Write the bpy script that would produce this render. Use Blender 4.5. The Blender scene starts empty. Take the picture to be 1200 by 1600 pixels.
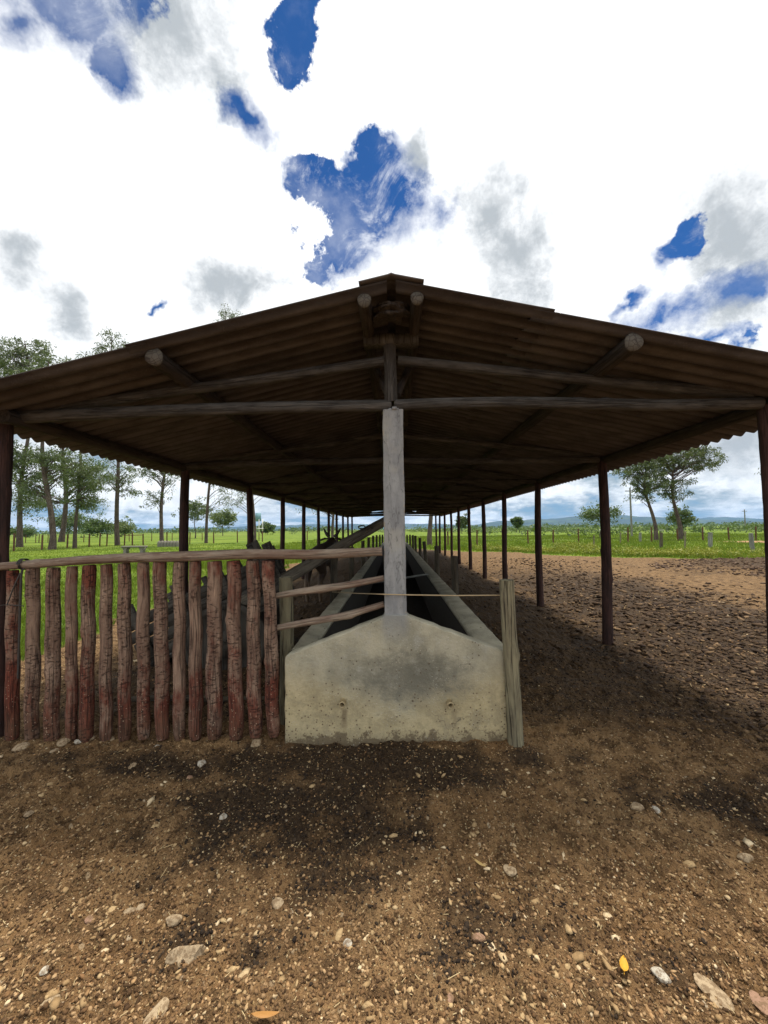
import bpy, math, random
import numpy as np
from mathutils import Matrix, Vector
rad = math.radians
sc = bpy.context.scene
col = sc.collection
PI = math.pi

# ------------------------------------------------------------------ camera
CAMZ = 1.5
CAM = Matrix.Translation((0, 0, CAMZ)) @ Matrix.Rotation(rad(1.53), 4, 'Z') @ Matrix.Rotation(rad(90 + 2.58), 4, 'X') @ Matrix.Rotation(rad(-0.69), 4, 'Z')
cd = bpy.data.cameras.new('camera'); cam = bpy.data.objects.new('camera', cd); col.objects.link(cam)
cd.sensor_fit = 'HORIZONTAL'; cd.sensor_width = 36; cd.lens = 18; cd.clip_start = .02; cd.clip_end = 30000
cam.matrix_world = CAM
sc.camera = cam
R3 = CAM.to_3x3()
def ray(px, py):
    return R3 @ Vector(((px - 600) / 600, (800 - py) / 600, -1))
def at(px, py, D):
    """the place D metres ahead of the viewer seen at that picture point"""
    d = ray(px, py); return Vector((0, 0, CAMZ)) + d * (D / d.y)
def onground(px, py, z=0.0):
    d = ray(px, py); return Vector((0, 0, CAMZ)) + d * ((z - CAMZ) / d.z)

# ------------------------------------------------------------------ look
sc.view_settings.view_transform = 'Standard'; sc.view_settings.look = 'None'
sc.view_settings.exposure = 0.38; sc.view_settings.gamma = 1
sc.cycles.use_denoising = True
sc.cycles.max_bounces = 6; sc.cycles.diffuse_bounces = 2; sc.cycles.volume_bounces = 0

SUN_EL, SUN_AZ = 74, 35          # elevation; degrees clockwise from +Y (ahead)
SUN_STRENGTH = 3.9
sd = bpy.data.lights.new('sun', 'SUN'); sun = bpy.data.objects.new('sun', sd); col.objects.link(sun)
sd.energy = SUN_STRENGTH; sd.angle = rad(11.0); sd.color = (1, .93, .82)
sdir = Vector((math.sin(rad(SUN_AZ)) * math.cos(rad(SUN_EL)), math.cos(rad(SUN_AZ)) * math.cos(rad(SUN_EL)), math.sin(rad(SUN_EL))))
sun.rotation_euler = sdir.to_track_quat('Z', 'Y').to_euler()
sun.location = (0, 0, 30)

# ------------------------------------------------------------------ node helper
class NT:
    def __init__(s, tree): s.t = tree; s.n = tree.nodes; s.l = tree.links
    def node(s, typ, **kw):
        n = s.n.new(typ)
        for k, v in kw.items():
            if k.startswith('i_'):
                n.inputs[int(k[2:])].default_value = v
            else: setattr(n, k, v)
        return n
    def put(s, inp, v):
        if isinstance(v, bpy.types.NodeSocket): s.l.new(v, inp)
        elif v is not None: inp.default_value = v
    def m(s, op, a, b=None, c=None, clamp=False):
        n = s.n.new('ShaderNodeMath'); n.operation = op; n.use_clamp = clamp
        s.put(n.inputs[0], a)
        if b is not None: s.put(n.inputs[1], b)
        if c is not None: s.put(n.inputs[2], c)
        return n.outputs[0]
    def vm(s, op, a, b=None):
        n = s.n.new('ShaderNodeVectorMath'); n.operation = op; s.put(n.inputs[0], a)
        if b is not None:
            s.put(n.inputs[3] if op == 'SCALE' else n.inputs[1], b)
        return n.outputs[0]
    def step(s, x, lo, hi, a=0.0, b=1.0):
        n = s.n.new('ShaderNodeMapRange'); n.interpolation_type = 'SMOOTHSTEP'
        s.put(n.inputs[0], x); n.inputs[1].default_value = lo; n.inputs[2].default_value = hi
        n.inputs[3].default_value = a; n.inputs[4].default_value = b
        return n.outputs[0]
    def noise(s, vec, scale, detail=4, rough=.55, lac=2.0, dist=0.0, color=False):
        n = s.n.new('ShaderNodeTexNoise'); s.put(n.inputs['Vector'], vec)
        n.inputs['Scale'].default_value = scale; n.inputs['Detail'].default_value = detail
        n.inputs['Roughness'].default_value = rough; n.inputs['Lacunarity'].default_value = lac; n.inputs['Distortion'].default_value = dist
        return n.outputs['Color' if color else 'Fac']
    def vor(s, vec, scale, feature='F1', out='Distance', rnd=1.0):
        n = s.n.new('ShaderNodeTexVoronoi'); n.feature = feature; s.put(n.inputs['Vector'], vec)
        n.inputs['Scale'].default_value = scale; n.inputs['Randomness'].default_value = rnd
        return n.outputs[out]
    def mix(s, f, a, b, typ='MIX'):
        n = s.n.new('ShaderNodeMix'); n.data_type = 'RGBA'; n.blend_type = typ; n.clamp_factor = True
        s.put(n.inputs[0], f)
        s.put(n.inputs[6], a if isinstance(a, bpy.types.NodeSocket) else tuple(a) + (1,) * (4 - len(a)))
        s.put(n.inputs[7], b if isinstance(b, bpy.types.NodeSocket) else tuple(b) + (1,) * (4 - len(b)))
        return n.outputs[2]
    def xyz(s, v):
        n = s.n.new('ShaderNodeSeparateXYZ'); s.l.new(v, n.inputs[0]); return n.outputs
    def comb(s, x, y, z):
        n = s.n.new('ShaderNodeCombineXYZ'); s.put(n.inputs[0], x); s.put(n.inputs[1], y); s.put(n.inputs[2], z); return n.outputs[0]
    def attr(s, name, out='Vector'):
        n = s.n.new('ShaderNodeAttribute'); n.attribute_name = name; return n.outputs[out]
    def bump(s, h, strength=.5, dist=.01, normal=None):
        n = s.n.new('ShaderNodeBump'); n.inputs['Strength'].default_value = strength; n.inputs['Distance'].default_value = dist
        s.l.new(h, n.inputs['Height'])
        if normal is not None: s.l.new(normal, n.inputs['Normal'])
        return n.outputs[0]
def material(name):
    m = bpy.data.materials.new(name); m.use_nodes = True
    t = NT(m.node_tree); p = m.node_tree.nodes['Principled BSDF']
    t.p = p; p.inputs['Roughness'].default_value = .9; p.inputs['Specular IOR Level'].default_value = .25
    return m, t

# ------------------------------------------------------------------ sky (world): Nishita air with broken cumulus
world = bpy.data.worlds.new('World'); sc.world = world; world.use_nodes = True
w = NT(world.node_tree); bg = w.n['Background']
sky = w.n.new('ShaderNodeTexSky'); sky.sky_type = 'NISHITA'; sky.sun_disc = False
sky.sun_elevation = rad(SUN_EL); sky.sun_rotation = rad(SUN_AZ); sky.altitude = 900; sky.air_density = 1.0; sky.dust_density = .4; sky.ozone_density = 3.0
tc = w.n.new('ShaderNodeTexCoord'); dvec = w.vm('NORMALIZE', tc.outputs['Generated'])
X, Y, Z = w.xyz(dvec)
ymax = w.m('MAXIMUM', Y, .08)
u = w.m('DIVIDE', X, ymax); v = w.m('DIVIDE', Z, ymax)
front = w.step(Y, .0, .25)
n1 = w.noise(dvec, 6.5, 11, .66); n2 = w.noise(w.vm('ADD', dvec, (7.3, 2.1, 4.4)), 24, 9, .68)
n3 = w.noise(w.vm('ADD', dvec, (1.3, 5.1, 2.4)), 9, 9, .7, dist=.6)
wob = w.m('ADD', w.m('MULTIPLY', w.m('SUBTRACT', n1, .5), 3.0), w.m('MULTIPLY', w.m('SUBTRACT', n2, .5), 2.6))
wx = w.noise(w.vm('ADD', dvec, (3.3, 8.1, 1.4)), 7, 5, .6, color=True)
wxs = w.xyz(wx)
u2 = w.m('ADD', u, w.m('MULTIPLY', w.m('SUBTRACT', wxs[0], .5), .22)); v2 = w.m('ADD', v, w.m('MULTIPLY', w.m('SUBTRACT', wxs[1], .5), .22))
def blob(px, py, a, b, ang=0.0):
    d = ray(px, py); cu, cv = d.x / d.y, d.z / d.y
    ca, sa = math.cos(rad(ang)), math.sin(rad(ang))
    du = w.m('SUBTRACT', u2, cu); dv = w.m('SUBTRACT', v2, cv)
    e1 = w.m('DIVIDE', w.m('ADD', w.m('MULTIPLY', du, ca), w.m('MULTIPLY', dv, sa)), a / 600)
    e2 = w.m('DIVIDE', w.m('SUBTRACT', w.m('MULTIPLY', dv, ca), w.m('MULTIPLY', du, sa)), b / 600)
    return w.m('SUBTRACT', 1.0, w.m('SQRT', w.m('ADD', w.m('MULTIPLY', e1, e1), w.m('MULTIPLY', e2, e2))))
def union(lst):
    r = None
    for L in lst:
        bb = blob(*L); r = bb if r is None else w.m('MAXIMUM', r, bb)
    return r
holes = union([(598, 328, 125, 112, 0), (500, 285, 80, 38, -35), (600, 250, 60, 52, 0), (548, 400, 78, 58, 0),
               (462, 50, 48, 100, -8), (374, 178, 38, 84, 40), (90, 12, 210, 78, -8), (15, 45, 70, 60, 0), (178, 85, 52, 95, 25),
               (1055, 385, 88, 26, 45), (1050, 490, 120, 38, 15), (1150, 450, 100, 42, 22), (240, 476, 16, 10, 0), (985, 478, 36, 14, 45), (1100, 532, 110, 18, 5)])
soft = w.m('ADD', .10, w.m('MULTIPLY', w.step(w.noise(w.vm('ADD', dvec, (4.1, 9.2, .4)), 4.5, 3, .5), .40, .62), .75))
blue = w.m('DIVIDE', w.m('SUBTRACT', w.m('ADD', holes, w.m('MULTIPLY', wob, .44)), .08), soft, clamp=True)
blue = w.m('MULTIPLY', blue, w.step(w.m('ADD', n3, w.m('MULTIPLY', w.m('SUBTRACT', n2, .5), .3)), .70, .50, .45, 1))
blue = w.m('MULTIPLY', blue, w.step(w.noise(w.vm('ADD', dvec, (6.2, 1.3, 3.7)), 4.0, 7, .6), .66, .44, .72, 1.0))
blue = w.m('MULTIPLY', blue, front)
# generic breaks in the cloud behind the viewer
gen = w.step(w.noise(w.vm('ADD', dvec, (1.7, 5.5, 9.9)), 2.2, 6, .6), .60, .70)
blue = w.m('MAXIMUM', blue, w.m('MULTIPLY', gen, w.m('SUBTRACT', 1.0, front)))
greys = union([(775, 330, 75, 130, 12), (815, 400, 85, 115, 0), (270, 40, 120, 160, 0), (345, 130, 60, 90, 20), (1160, 370, 130, 150, 30),
               (40, 410, 60, 70, 30), (105, 480, 60, 80, 50), (350, 440, 130, 60, 0), (665, 240, 24, 70, 0), (1150, 480, 90, 60, 0), (1160, 690, 130, 60, 10)])
grey = w.m('MULTIPLY', w.step(w.m('ADD', w.m('ADD', greys, w.m('MULTIPLY', wob, .50)), w.m('MULTIPLY', w.m('SUBTRACT', n3, .5), 1.4)), -.15, .95), front)
haze_s = w.m('MULTIPLY', w.step(w.noise(w.vm('ADD', dvec, (2.2, .3, 7.7)), 3.0, 8, .62), .50, .72), w.step(Z, .85, .35))
grey = w.m('MAXIMUM', grey, w.m('MULTIPLY', haze_s, .45))
# low, layered cloud toward the horizon, drawn out by perspective
zz = w.m('ADD', w.m('MAXIMUM', Z, 0), .10)
pv = w.comb(w.m('MULTIPLY', X, 5.0), w.m('MULTIPLY', Y, 5.0), w.m('MULTIPLY', w.m('SQRT', w.m('MAXIMUM', Z, 0)), 7.0))
l1 = w.noise(pv, .8, 9, .62); l2 = w.noise(w.vm('ADD', pv, (9, 4, 2)), 2.4, 9, .64)
low = w.step(Z, .42, .12)
layer = w.m('MULTIPLY', w.step(w.m('ADD', w.m('MULTIPLY', l1, .62), w.m('MULTIPLY', l2, .38)), .43, .60), low)
gap = w.m('MULTIPLY', w.m('MULTIPLY', w.step(l2, .52, .64), w.step(l1, .44, .54)), low)
c_white = (8.0, 8.1, 8.15); c_grey = (3.4, 3.65, 3.85); c_lay = (1.9, 2.55, 2.95)
cl = w.mix(grey, c_white, c_grey)
cl = w.mix(w.m('MULTIPLY', w.m('SUBTRACT', 1.0, w.step(n2, .35, .6)), w.m('MULTIPLY', low, .35)), cl, c_grey)
cl = w.mix(w.m('MULTIPLY', layer, .95), cl, c_lay)
skyc = w.mix(1.0, sky.outputs[0], (.12, .34, .60), 'MULTIPLY')
tot = w.mix(w.m('SUBTRACT', 1.0, w.m('MAXIMUM', blue, w.m('MULTIPLY', gap, .36))), skyc, cl)
w.l.new(tot, bg.inputs[0]); bg.inputs[1].default_value = .12

# ------------------------------------------------------------------ mesh building
rng = np.random.default_rng(11)
random.seed(5)
class MB:
    def __init__(s): s.v = []; s.f = {}; s.n = 0; s.a = []; s.sm = []
    def add(s, verts, faces, lc=None):
        verts = np.asarray(verts, float).reshape(-1, 3)
        for f in faces if isinstance(faces, list) else [faces]:
            f = np.asarray(f, int)
            if f.ndim == 1: f = f[None]
            s.f.setdefault(f.shape[1], []).append(f + s.n)
        s.v.append(verts); s.a.append(np.asarray(lc, float).reshape(-1, 3) if lc is not None else verts.copy())
        s.n += len(verts)
    def build(s, name, mat, parent=None, smooth=False, cols=None):
        me = bpy.data.meshes.new(name)
        V = np.concatenate(s.v); A = np.concatenate(s.a)
        me.vertices.add(len(V)); me.vertices.foreach_set('co', V.astype(np.float32).ravel())
        idx = []; st = []; tt = 0
        for k, fl in s.f.items():
            F = np.concatenate(fl); idx.append(F.ravel()); st.append(tt + np.arange(len(F)) * k); tt += F.size
        idx = np.concatenate(idx); st = np.concatenate(st)
        me.loops.add(len(idx)); me.loops.foreach_set('vertex_index', idx.astype(np.int32))
        me.polygons.add(len(st)); me.polygons.foreach_set('loop_start', st.astype(np.int32))
        me.update(calc_edges=True); me.validate()
        at_ = me.attributes.new('lc', 'FLOAT_VECTOR', 'POINT'); at_.data.foreach_set('vector', A.astype(np.float32).ravel())
        if smooth: me.polygons.foreach_set('use_smooth', np.ones(len(me.polygons), bool))
        me.materials.append(mat)
        o = bpy.data.objects.new(name, me); col.objects.link(o)
        if parent is not None:
            o.parent = parent; o.location = -parent.location if parent.type == 'EMPTY' else (0, 0, 0)
        return o
def tag(o, label=None, cat=None, group=None, kind=None):
    if label: o['label'] = label
    if cat: o['category'] = cat
    if group: o['group'] = group
    if kind: o['kind'] = kind
    return o
def empty(name, loc, label, cat, group=None):
    o = bpy.data.objects.new(name, None); o.location = loc; o.empty_display_size = .1; col.objects.link(o)
    return tag(o, label, cat, group)
def box(mb, x0, x1, y0, y1, z0, z1, rot=None, at0=None):
    v = np.array([[x, y, z] for z in (z0, z1) for y in (y0, y1) for x in (x0, x1)], float)
    lc = v.copy()
    if rot is not None: v = v @ np.array(rot.to_3x3()).T
    if at0 is not None: v = v + np.array(at0)
    mb.add(v, np.array([[0, 2, 3, 1], [4, 5, 7, 6], [0, 1, 5, 4], [2, 6, 7, 3], [0, 4, 6, 2], [1, 3, 7, 5]]), lc)
def tube(mb, pts, rads, n=12, rough=.0, seed=0, cap=True, flat=1.0, knots=0):
    """a round timber, branch or wire through pts; rough wobbles its surface"""
    P = np.array([tuple(p) for p in pts], float); Rr = np.array(rads, float)
    m = len(P); rg = np.random.default_rng(seed)
    T = np.gradient(P, axis=0); T /= np.linalg.norm(T, axis=1)[:, None] + 1e-9
    ref = np.array([0, 0, 1.0]) if abs(T[:, 2]).mean() < .8 else np.array([1.0, 0, 0])
    A = np.cross(T, ref); A /= np.linalg.norm(A, axis=1)[:, None]
    B = np.cross(T, A)
    th = np.arange(n) * 2 * PI / n
    s = np.r_[0, np.cumsum(np.linalg.norm(np.diff(P, axis=0), axis=1))]
    rr = Rr[:, None] * np.ones((1, n))
    if rough:
        ph = rg.uniform(0, 6.28, 8)
        for j in range(4):
            rr = rr * (1 + rough * (.6 / (1 + .4 * j)) * np.sin((j + 1) * th[None] + ph[j] + s[:, None] * (2 + 3.1 * j) * rg.uniform(.5, 1.3)) * np.cos(s[:, None] * (1.3 + j) + ph[j + 4]))
        rr = rr * (1 + rough * .22 * rg.standard_normal(rr.shape))
    for k in range(knots):
        ks = rg.uniform(.15, .9) * s[-1]; kt = rg.uniform(0, 6.28)
        dth = np.angle(np.exp(1j * (th[None] - kt)))
        rr = rr * (1 + .28 * np.exp(-((s[:, None] - ks) / .03) ** 2 - (dth / .45) ** 2))
    V = P[:, None] + rr[..., None] * (np.cos(th)[None, :, None] * A[:, None] + flat * np.sin(th)[None, :, None] * B[:, None])
    lc = np.stack([rr * np.cos(th)[None], rr * np.sin(th)[None], np.repeat(s[:, None], n, 1)], -1) + rg.uniform(-20, 20, 3) * np.array([1, 1, 0])
    i = np.arange(m - 1)[:, None] * n; j = np.arange(n)[None]; j2 = (j + 1) % n
    F = np.stack([i + j, i + j2, i + n + j2, i + n + j], -1).reshape(-1, 4)
    mb.add(V.reshape(-1, 3), F, lc.reshape(-1, 3))
    if cap:
        for e, (ring, d) in enumerate(((0, -1), (m - 1, 1))):
            c = P[ring]; vv = np.vstack([V[ring], c + T[ring] * d * Rr[ring] * .08]); ll = np.vstack([lc[ring], lc[ring].mean(0)])
            k = np.arange(n); k2 = (k + 1) % n
            f = np.stack([k, k2, np.full(n, n)], -1) if d > 0 else np.stack([k2, k, np.full(n, n)], -1)
            mb.add(vv, f, ll)
def log(p0, p1, r0, r1=None, seed=0, bend=.0, n=14, segs=None, rough=.06, knots=2, mb=None):
    p0 = np.array(tuple(p0), float); p1 = np.array(tuple(p1), float); r1 = r1 or r0
    L = np.linalg.norm(p1 - p0); m = segs or max(6, min(60, int(L / .06)))
    t = np.linspace(0, 1, m); rg = np.random.default_rng(seed + 1000)
    P = p0 + (p1 - p0) * t[:, None]
    off = rg.standard_normal(3); off -= (off @ (p1 - p0)) * (p1 - p0) / L / L; off /= np.linalg.norm(off)
    off2 = rg.standard_normal(3)
    off2 -= (off2 @ (p1 - p0)) * (p1 - p0) / L / L
    P += bend * L * (np.sin(t * PI)[:, None] * off + .35 * np.sin(t * 2 * PI)[:, None] * off2)
    mb = mb or MB()
    tube(mb, P, r0 + (r1 - r0) * t, n, rough, seed, knots=knots)
    return mb

# ------------------------------------------------------------------ numpy value noise
def vnoise(x, y, s, seed):
    x = x / s; y = y / s
    xi = np.floor(x).astype(np.int64); yi = np.floor(y).astype(np.int64); fx = x - xi; fy = y - yi
    fx = fx * fx * (3 - 2 * fx); fy = fy * fy * (3 - 2 * fy)
    def h(a, b):
        q = (a * 374761393 + b * 668265263 + seed * 974634777) & 0xffffffff
        q = ((q ^ (q >> 13)) * 1274126177) & 0xffffffff
        return ((q ^ (q >> 16)) & 0xffff) / 65535.0
    return (h(xi, yi) * (1 - fx) + h(xi + 1, yi) * fx) * (1 - fy) + (h(xi, yi + 1) * (1 - fx) + h(xi + 1, yi + 1) * fx) * fy
def sstep(x, a, b):
    t = np.clip((x - a) / (b - a), 0, 1); return t * t * (3 - 2 * t)

# ------------------------------------------------------------------ ground
def masks(x, y):
    """grass cover, dark wet manure plus painted under-roof shade, orange bare earth, under-roof area"""
    n = vnoise(x, y, 1.7, 3) * .6 + vnoise(x, y, .5, 4) * .25 + vnoise(x, y, 5, 8) * .5 - .67
    left = sstep(-x + n * 1.3 * np.clip(y / 8, .6, 2), 4.2, 4.7) * sstep(y + n * 1.5 + .0 * x, 3.0, 3.9)
    left = np.where(x < -9, sstep(y + n, 2.2, 3.2), left)
    edge = np.interp(x, [-4, 0, 3, 9, 13, 16, 30, 60], [31, 31, 27, 21.5, 18.2, 16.5, 18, 25])
    right = sstep(y + n * 3.2, edge - .5, edge + .9) * (x > -5)
    beyond = sstep(y + n * 2, 29, 31)
    g = np.maximum(np.maximum(left, right), beyond)
    # bare strips
    g = g * (1 - .85 * sstep(n - .0 * x, .05, .2) * (np.abs(y - 20.5 - n * 3) < 1.6) * (x < -4) * (x > -11))
    org = sstep(24 - np.abs(x - 47 + (y - 30) * .1) + n * 8, 4, 9) * sstep(y, 21, 23) * (1 - sstep(y + n * 6, 36, 40)) * (x > 20)
    g = g * (1 - .92 * org)
    m2 = vnoise(x, y, .9, 21) * .6 + vnoise(x, y, .3, 22) * .4
    def bl(cx, cy, rx, ry): return 1 - np.sqrt(((x - cx) / rx) ** 2 + ((y - cy) / ry) ** 2)
    d = np.maximum.reduce([bl(-.72, 2.12, .85, .46), bl(-1.3, 2.55, 1.6, .25), bl(.2, 2.55, 1.1, .3), bl(1.8, 2.2, .75, .33), bl(.55, 1.5, .6, .22) * .5 - .2, bl(-.8, 1.45, .5, .16) * .5 - .2])
    m3 = vnoise(x, y, .13, 23)
    dark = sstep(d + (m2 - .5) * 1.4 + (m3 - .5) * .9, -.12, .80)
    strip = (1 - sstep(np.abs(x - 4.3 - .08 * (y - 4)) + (m2 - .5) * 2.0, 1.3, 2.7)) * sstep(y, 2.2, 3.4) * (1 - sstep(y, 10, 17))
    mound = bl(18, 14, 8.5, 4.4)
    dark = np.maximum(dark, np.maximum(strip * .95, sstep(mound + (m2 - .5) * .5, -.1, .3) * .85))
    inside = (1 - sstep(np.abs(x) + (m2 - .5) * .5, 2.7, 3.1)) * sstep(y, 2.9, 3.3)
    dark = np.maximum(dark, inside * .72)  # ground under the roof darkened in colour to deepen the shed's shade
    return g, dark, org, inside
def height(x, y, fine=True):
    z = (vnoise(x, y, 6, 31) - .5) * .10 * sstep(y, 5, 14) + (vnoise(x, y, 1.3, 32) - .5) * .045
    z += (vnoise(x, y, .35, 33) - .5) * .028
    # trodden clods
    cl = vnoise(x, y, .11, 34); z += sstep(cl, .35, .85) * .016
    wx_ = x + (vnoise(x, y, .09, 51) - .5) * .07; wy_ = y + (vnoise(x, y, .09, 52) - .5) * .07; am = .35 + 1.3 * vnoise(x, y, .5, 46)
    z += (.5 - np.abs(vnoise(wx_, wy_, .075, 35) - .5) * 2) * .016 * am + (.5 - np.abs(vnoise(wx_, wy_, .034, 36) - .5) * 2) * .011 * am + (vnoise(x, y, .017, 53) - .5) * .009 * am
    z -= .016 * sstep(vnoise(x + 3.3, y, .17, 61), .70, .80) * (1 - .6 * sstep(vnoise(x + 3.3, y + .03, .17, 61), .84, .92)) - .006 * sstep(vnoise(x + 3.3, y, .17, 61), .58, .68) * (vnoise(x + 3.3, y, .17, 61) < .70)
    mound = 1 - np.sqrt(((x - 18) / 8.5) ** 2 + ((y - 14) / 4.4) ** 2)
    z += sstep(mound, 0, .8) * .22 * (.6 + .8 * vnoise(x, y, .55, 37)) + sstep(mound, -.1, .3) * .09 * vnoise(x, y, .3, 38)
    strip = (1 - sstep(np.abs(x - 3.6), .4, 1.2)) * sstep(y, 2.4, 3.4) * (1 - sstep(y, 13, 17))
    z += strip * ((vnoise(x, y, .16, 39) - .5) * .05 - .01)
    z -= .028
    return z
def gradaxis(a, b, s0, g, far):
    mid = np.arange(a, b, s0); up = [b]; s = s0
    while up[-1] < far: s *= g; up.append(up[-1] + s)
    return mid, np.array(up)
mx, ux = gradaxis(-2.4, 2.4, .0085, 1.035, 9000)
xs = np.r_[-ux[::-1], mx[1:], ux]
my, uy = gradaxis(.9, 2.75, .0075, 1.018, 9500)
back = [.9]; s_ = .02
while back[-1] > -900: s_ *= 1.15; back.append(back[-1] - s_)
ys = np.r_[np.array(back[1:])[::-1], my, uy]
GX, GY = np.meshgrid(xs, ys)
GZ = height(GX, GY)
g_, d_, o_, i_ = masks(GX, GY)
farm = sstep(np.hypot(GX, GY), 40, 400)
GZ = GZ * (1 - farm)
GZ = np.where(GY < .5, GZ * .3, GZ)
# keep posts, trough and pillars well seated
mb = MB()
nx, ny = len(xs), len(ys)
I = np.arange(ny - 1)[:, None] * nx; J = np.arange(nx - 1)[None]
mb.add(np.stack([GX, GY, GZ], -1).reshape(-1, 3), np.stack([I + J, I + J + 1, I + nx + J + 1, I + nx + J], -1).reshape(-1, 4))
M_ground, t = material('ground_soil')
geo = t.n.new('ShaderNodeNewGeometry').outputs['Position']
mk = t.xyz(t.attr('masks'))
px_, py_, pz_ = t.xyz(geo)
flat = t.comb(px_, py_, 0.0)
fa = t.noise(flat, 1.1, 5, .6); fb = t.noise(flat, 7, 6, .65); fc = t.noise(flat, 45, 5, .7); fd = t.noise(flat, 160, 3, .6)
soil = t.mix(t.step(fa, .35, .65), (.21, .12, .053), (.32, .197, .093))
soil = t.mix(t.step(fb, .44, .64), soil, (.10, .058, .027))
far_y = t.step(t.m('ADD', py_, t.m('ABSOLUTE', px_)), 3.8, 6.5)
soil = t.mix(t.m('MULTIPLY', far_y, .75), soil, t.mix(t.step(fb, .40, .62), (.20, .125, .062), (.075, .043, .022)))
soil = t.mix(t.m('MULTIPLY', t.step(fc, .54, .70), .8), soil, (.33, .235, .12))
soil = t.mix(t.m('MULTIPLY', t.step(fc, .46, .34), .75), soil, (.045, .027, .014))  # low spots of the soil darkened in colour to boost weak relief shading
soil = t.mix(t.m('MULTIPLY', t.step(fd, .54, .66), .7), soil, (.04, .024, .014))
wet = t.mix(t.step(fc, .40, .66), (.022, .014, .009), (.062, .041, .024))  # manure colour, also used for the painted shade under the roof
wet = t.mix(t.m('MULTIPLY', t.step(fb, .55, .7), .35), wet, (.09, .06, .033))
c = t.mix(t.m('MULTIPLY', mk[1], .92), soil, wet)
orange = t.mix(fb, (.33, .17, .09), (.42, .26, .15))
c = t.mix(mk[2], c, orange)
# pale grit
vo = t.vor(flat, 70, out='Distance'); vc = t.xyz(t.vor(flat, 70, out='Color'))
grit = t.m('MULTIPLY', t.m('MULTIPLY', t.step(vo, .34, .2), t.step(vc[0], .76, .80)), t.m('SUBTRACT', 1.0, t.m('MULTIPLY', far_y, .8)))
c = t.mix(t.m('MULTIPLY', grit, .9), c, t.mix(vc[1], (.42, .29, .13), (.62, .50, .31)))
vo2 = t.vor(flat, 26, out='Distance'); vc2 = t.xyz(t.vor(flat, 26, out='Color'))
grit2 = t.m('MULTIPLY', t.step(t.m('ADD', vo2, t.m('MULTIPLY', t.m('SUBTRACT', fc, .5), .5)), .26, .18), t.step(vc2[0], .88, .91))
c = t.mix(t.m('MULTIPLY', t.m('MULTIPLY', grit2, t.m('SUBTRACT', 1.0, t.m('MULTIPLY', far_y, .8))), .85), c, t.mix(vc2[1], (.36, .25, .14), (.50, .40, .27)))
ga = t.noise(flat, .22, 6, .65); gb = t.noise(flat, 3.0, 6, .7); gc = t.noise(flat, .02, 4, .6)
gcol = t.mix(t.step(ga, .35, .65), (.085, .145, .012), (.165, .22, .024))
gcol = t.mix(t.step(gb, .45, .7), gcol, (.052, .085, .014))
gcol = t.mix(t.m('MULTIPLY', t.step(gc, .5, .68), .5), gcol, (.20, .21, .055))
gm = t.step(t.m('ADD', mk[0], t.m('MULTIPLY', t.m('SUBTRACT', t.noise(flat, 5, 5, .7), .5), 1.1)), .35, .65)
c = t.mix(gm, c, gcol)
t.l.new(c, t.p.inputs['Base Color'])
h = t.m('ADD', t.m('MULTIPLY', fc, .8), t.m('ADD', t.m('MULTIPLY', fd, .5), t.m('MULTIPLY', grit, .25)))
t.l.new(t.bump(h, 1.0, .022), t.p.inputs['Normal'])
t.l.new(t.m('SUBTRACT', .95, t.m('MULTIPLY', mk[1], t.step(fb, .4, .7, 0, .35))), t.p.inputs['Roughness'])
go = mb.build('ground', M_ground, smooth=True)
ma = go.data.attributes.new('masks', 'FLOAT_VECTOR', 'POINT')
ma.data.foreach_set('vector', np.stack([g_, d_, o_], -1).reshape(-1, 3).astype(np.float32).ravel())
M_ground.node_tree.nodes['Principled BSDF'].inputs['Specular IOR Level'].default_value = .12
tag(go, kind='structure')
def gz(x, y): return float(height(np.array([x]), np.array([y]))[0])

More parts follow.
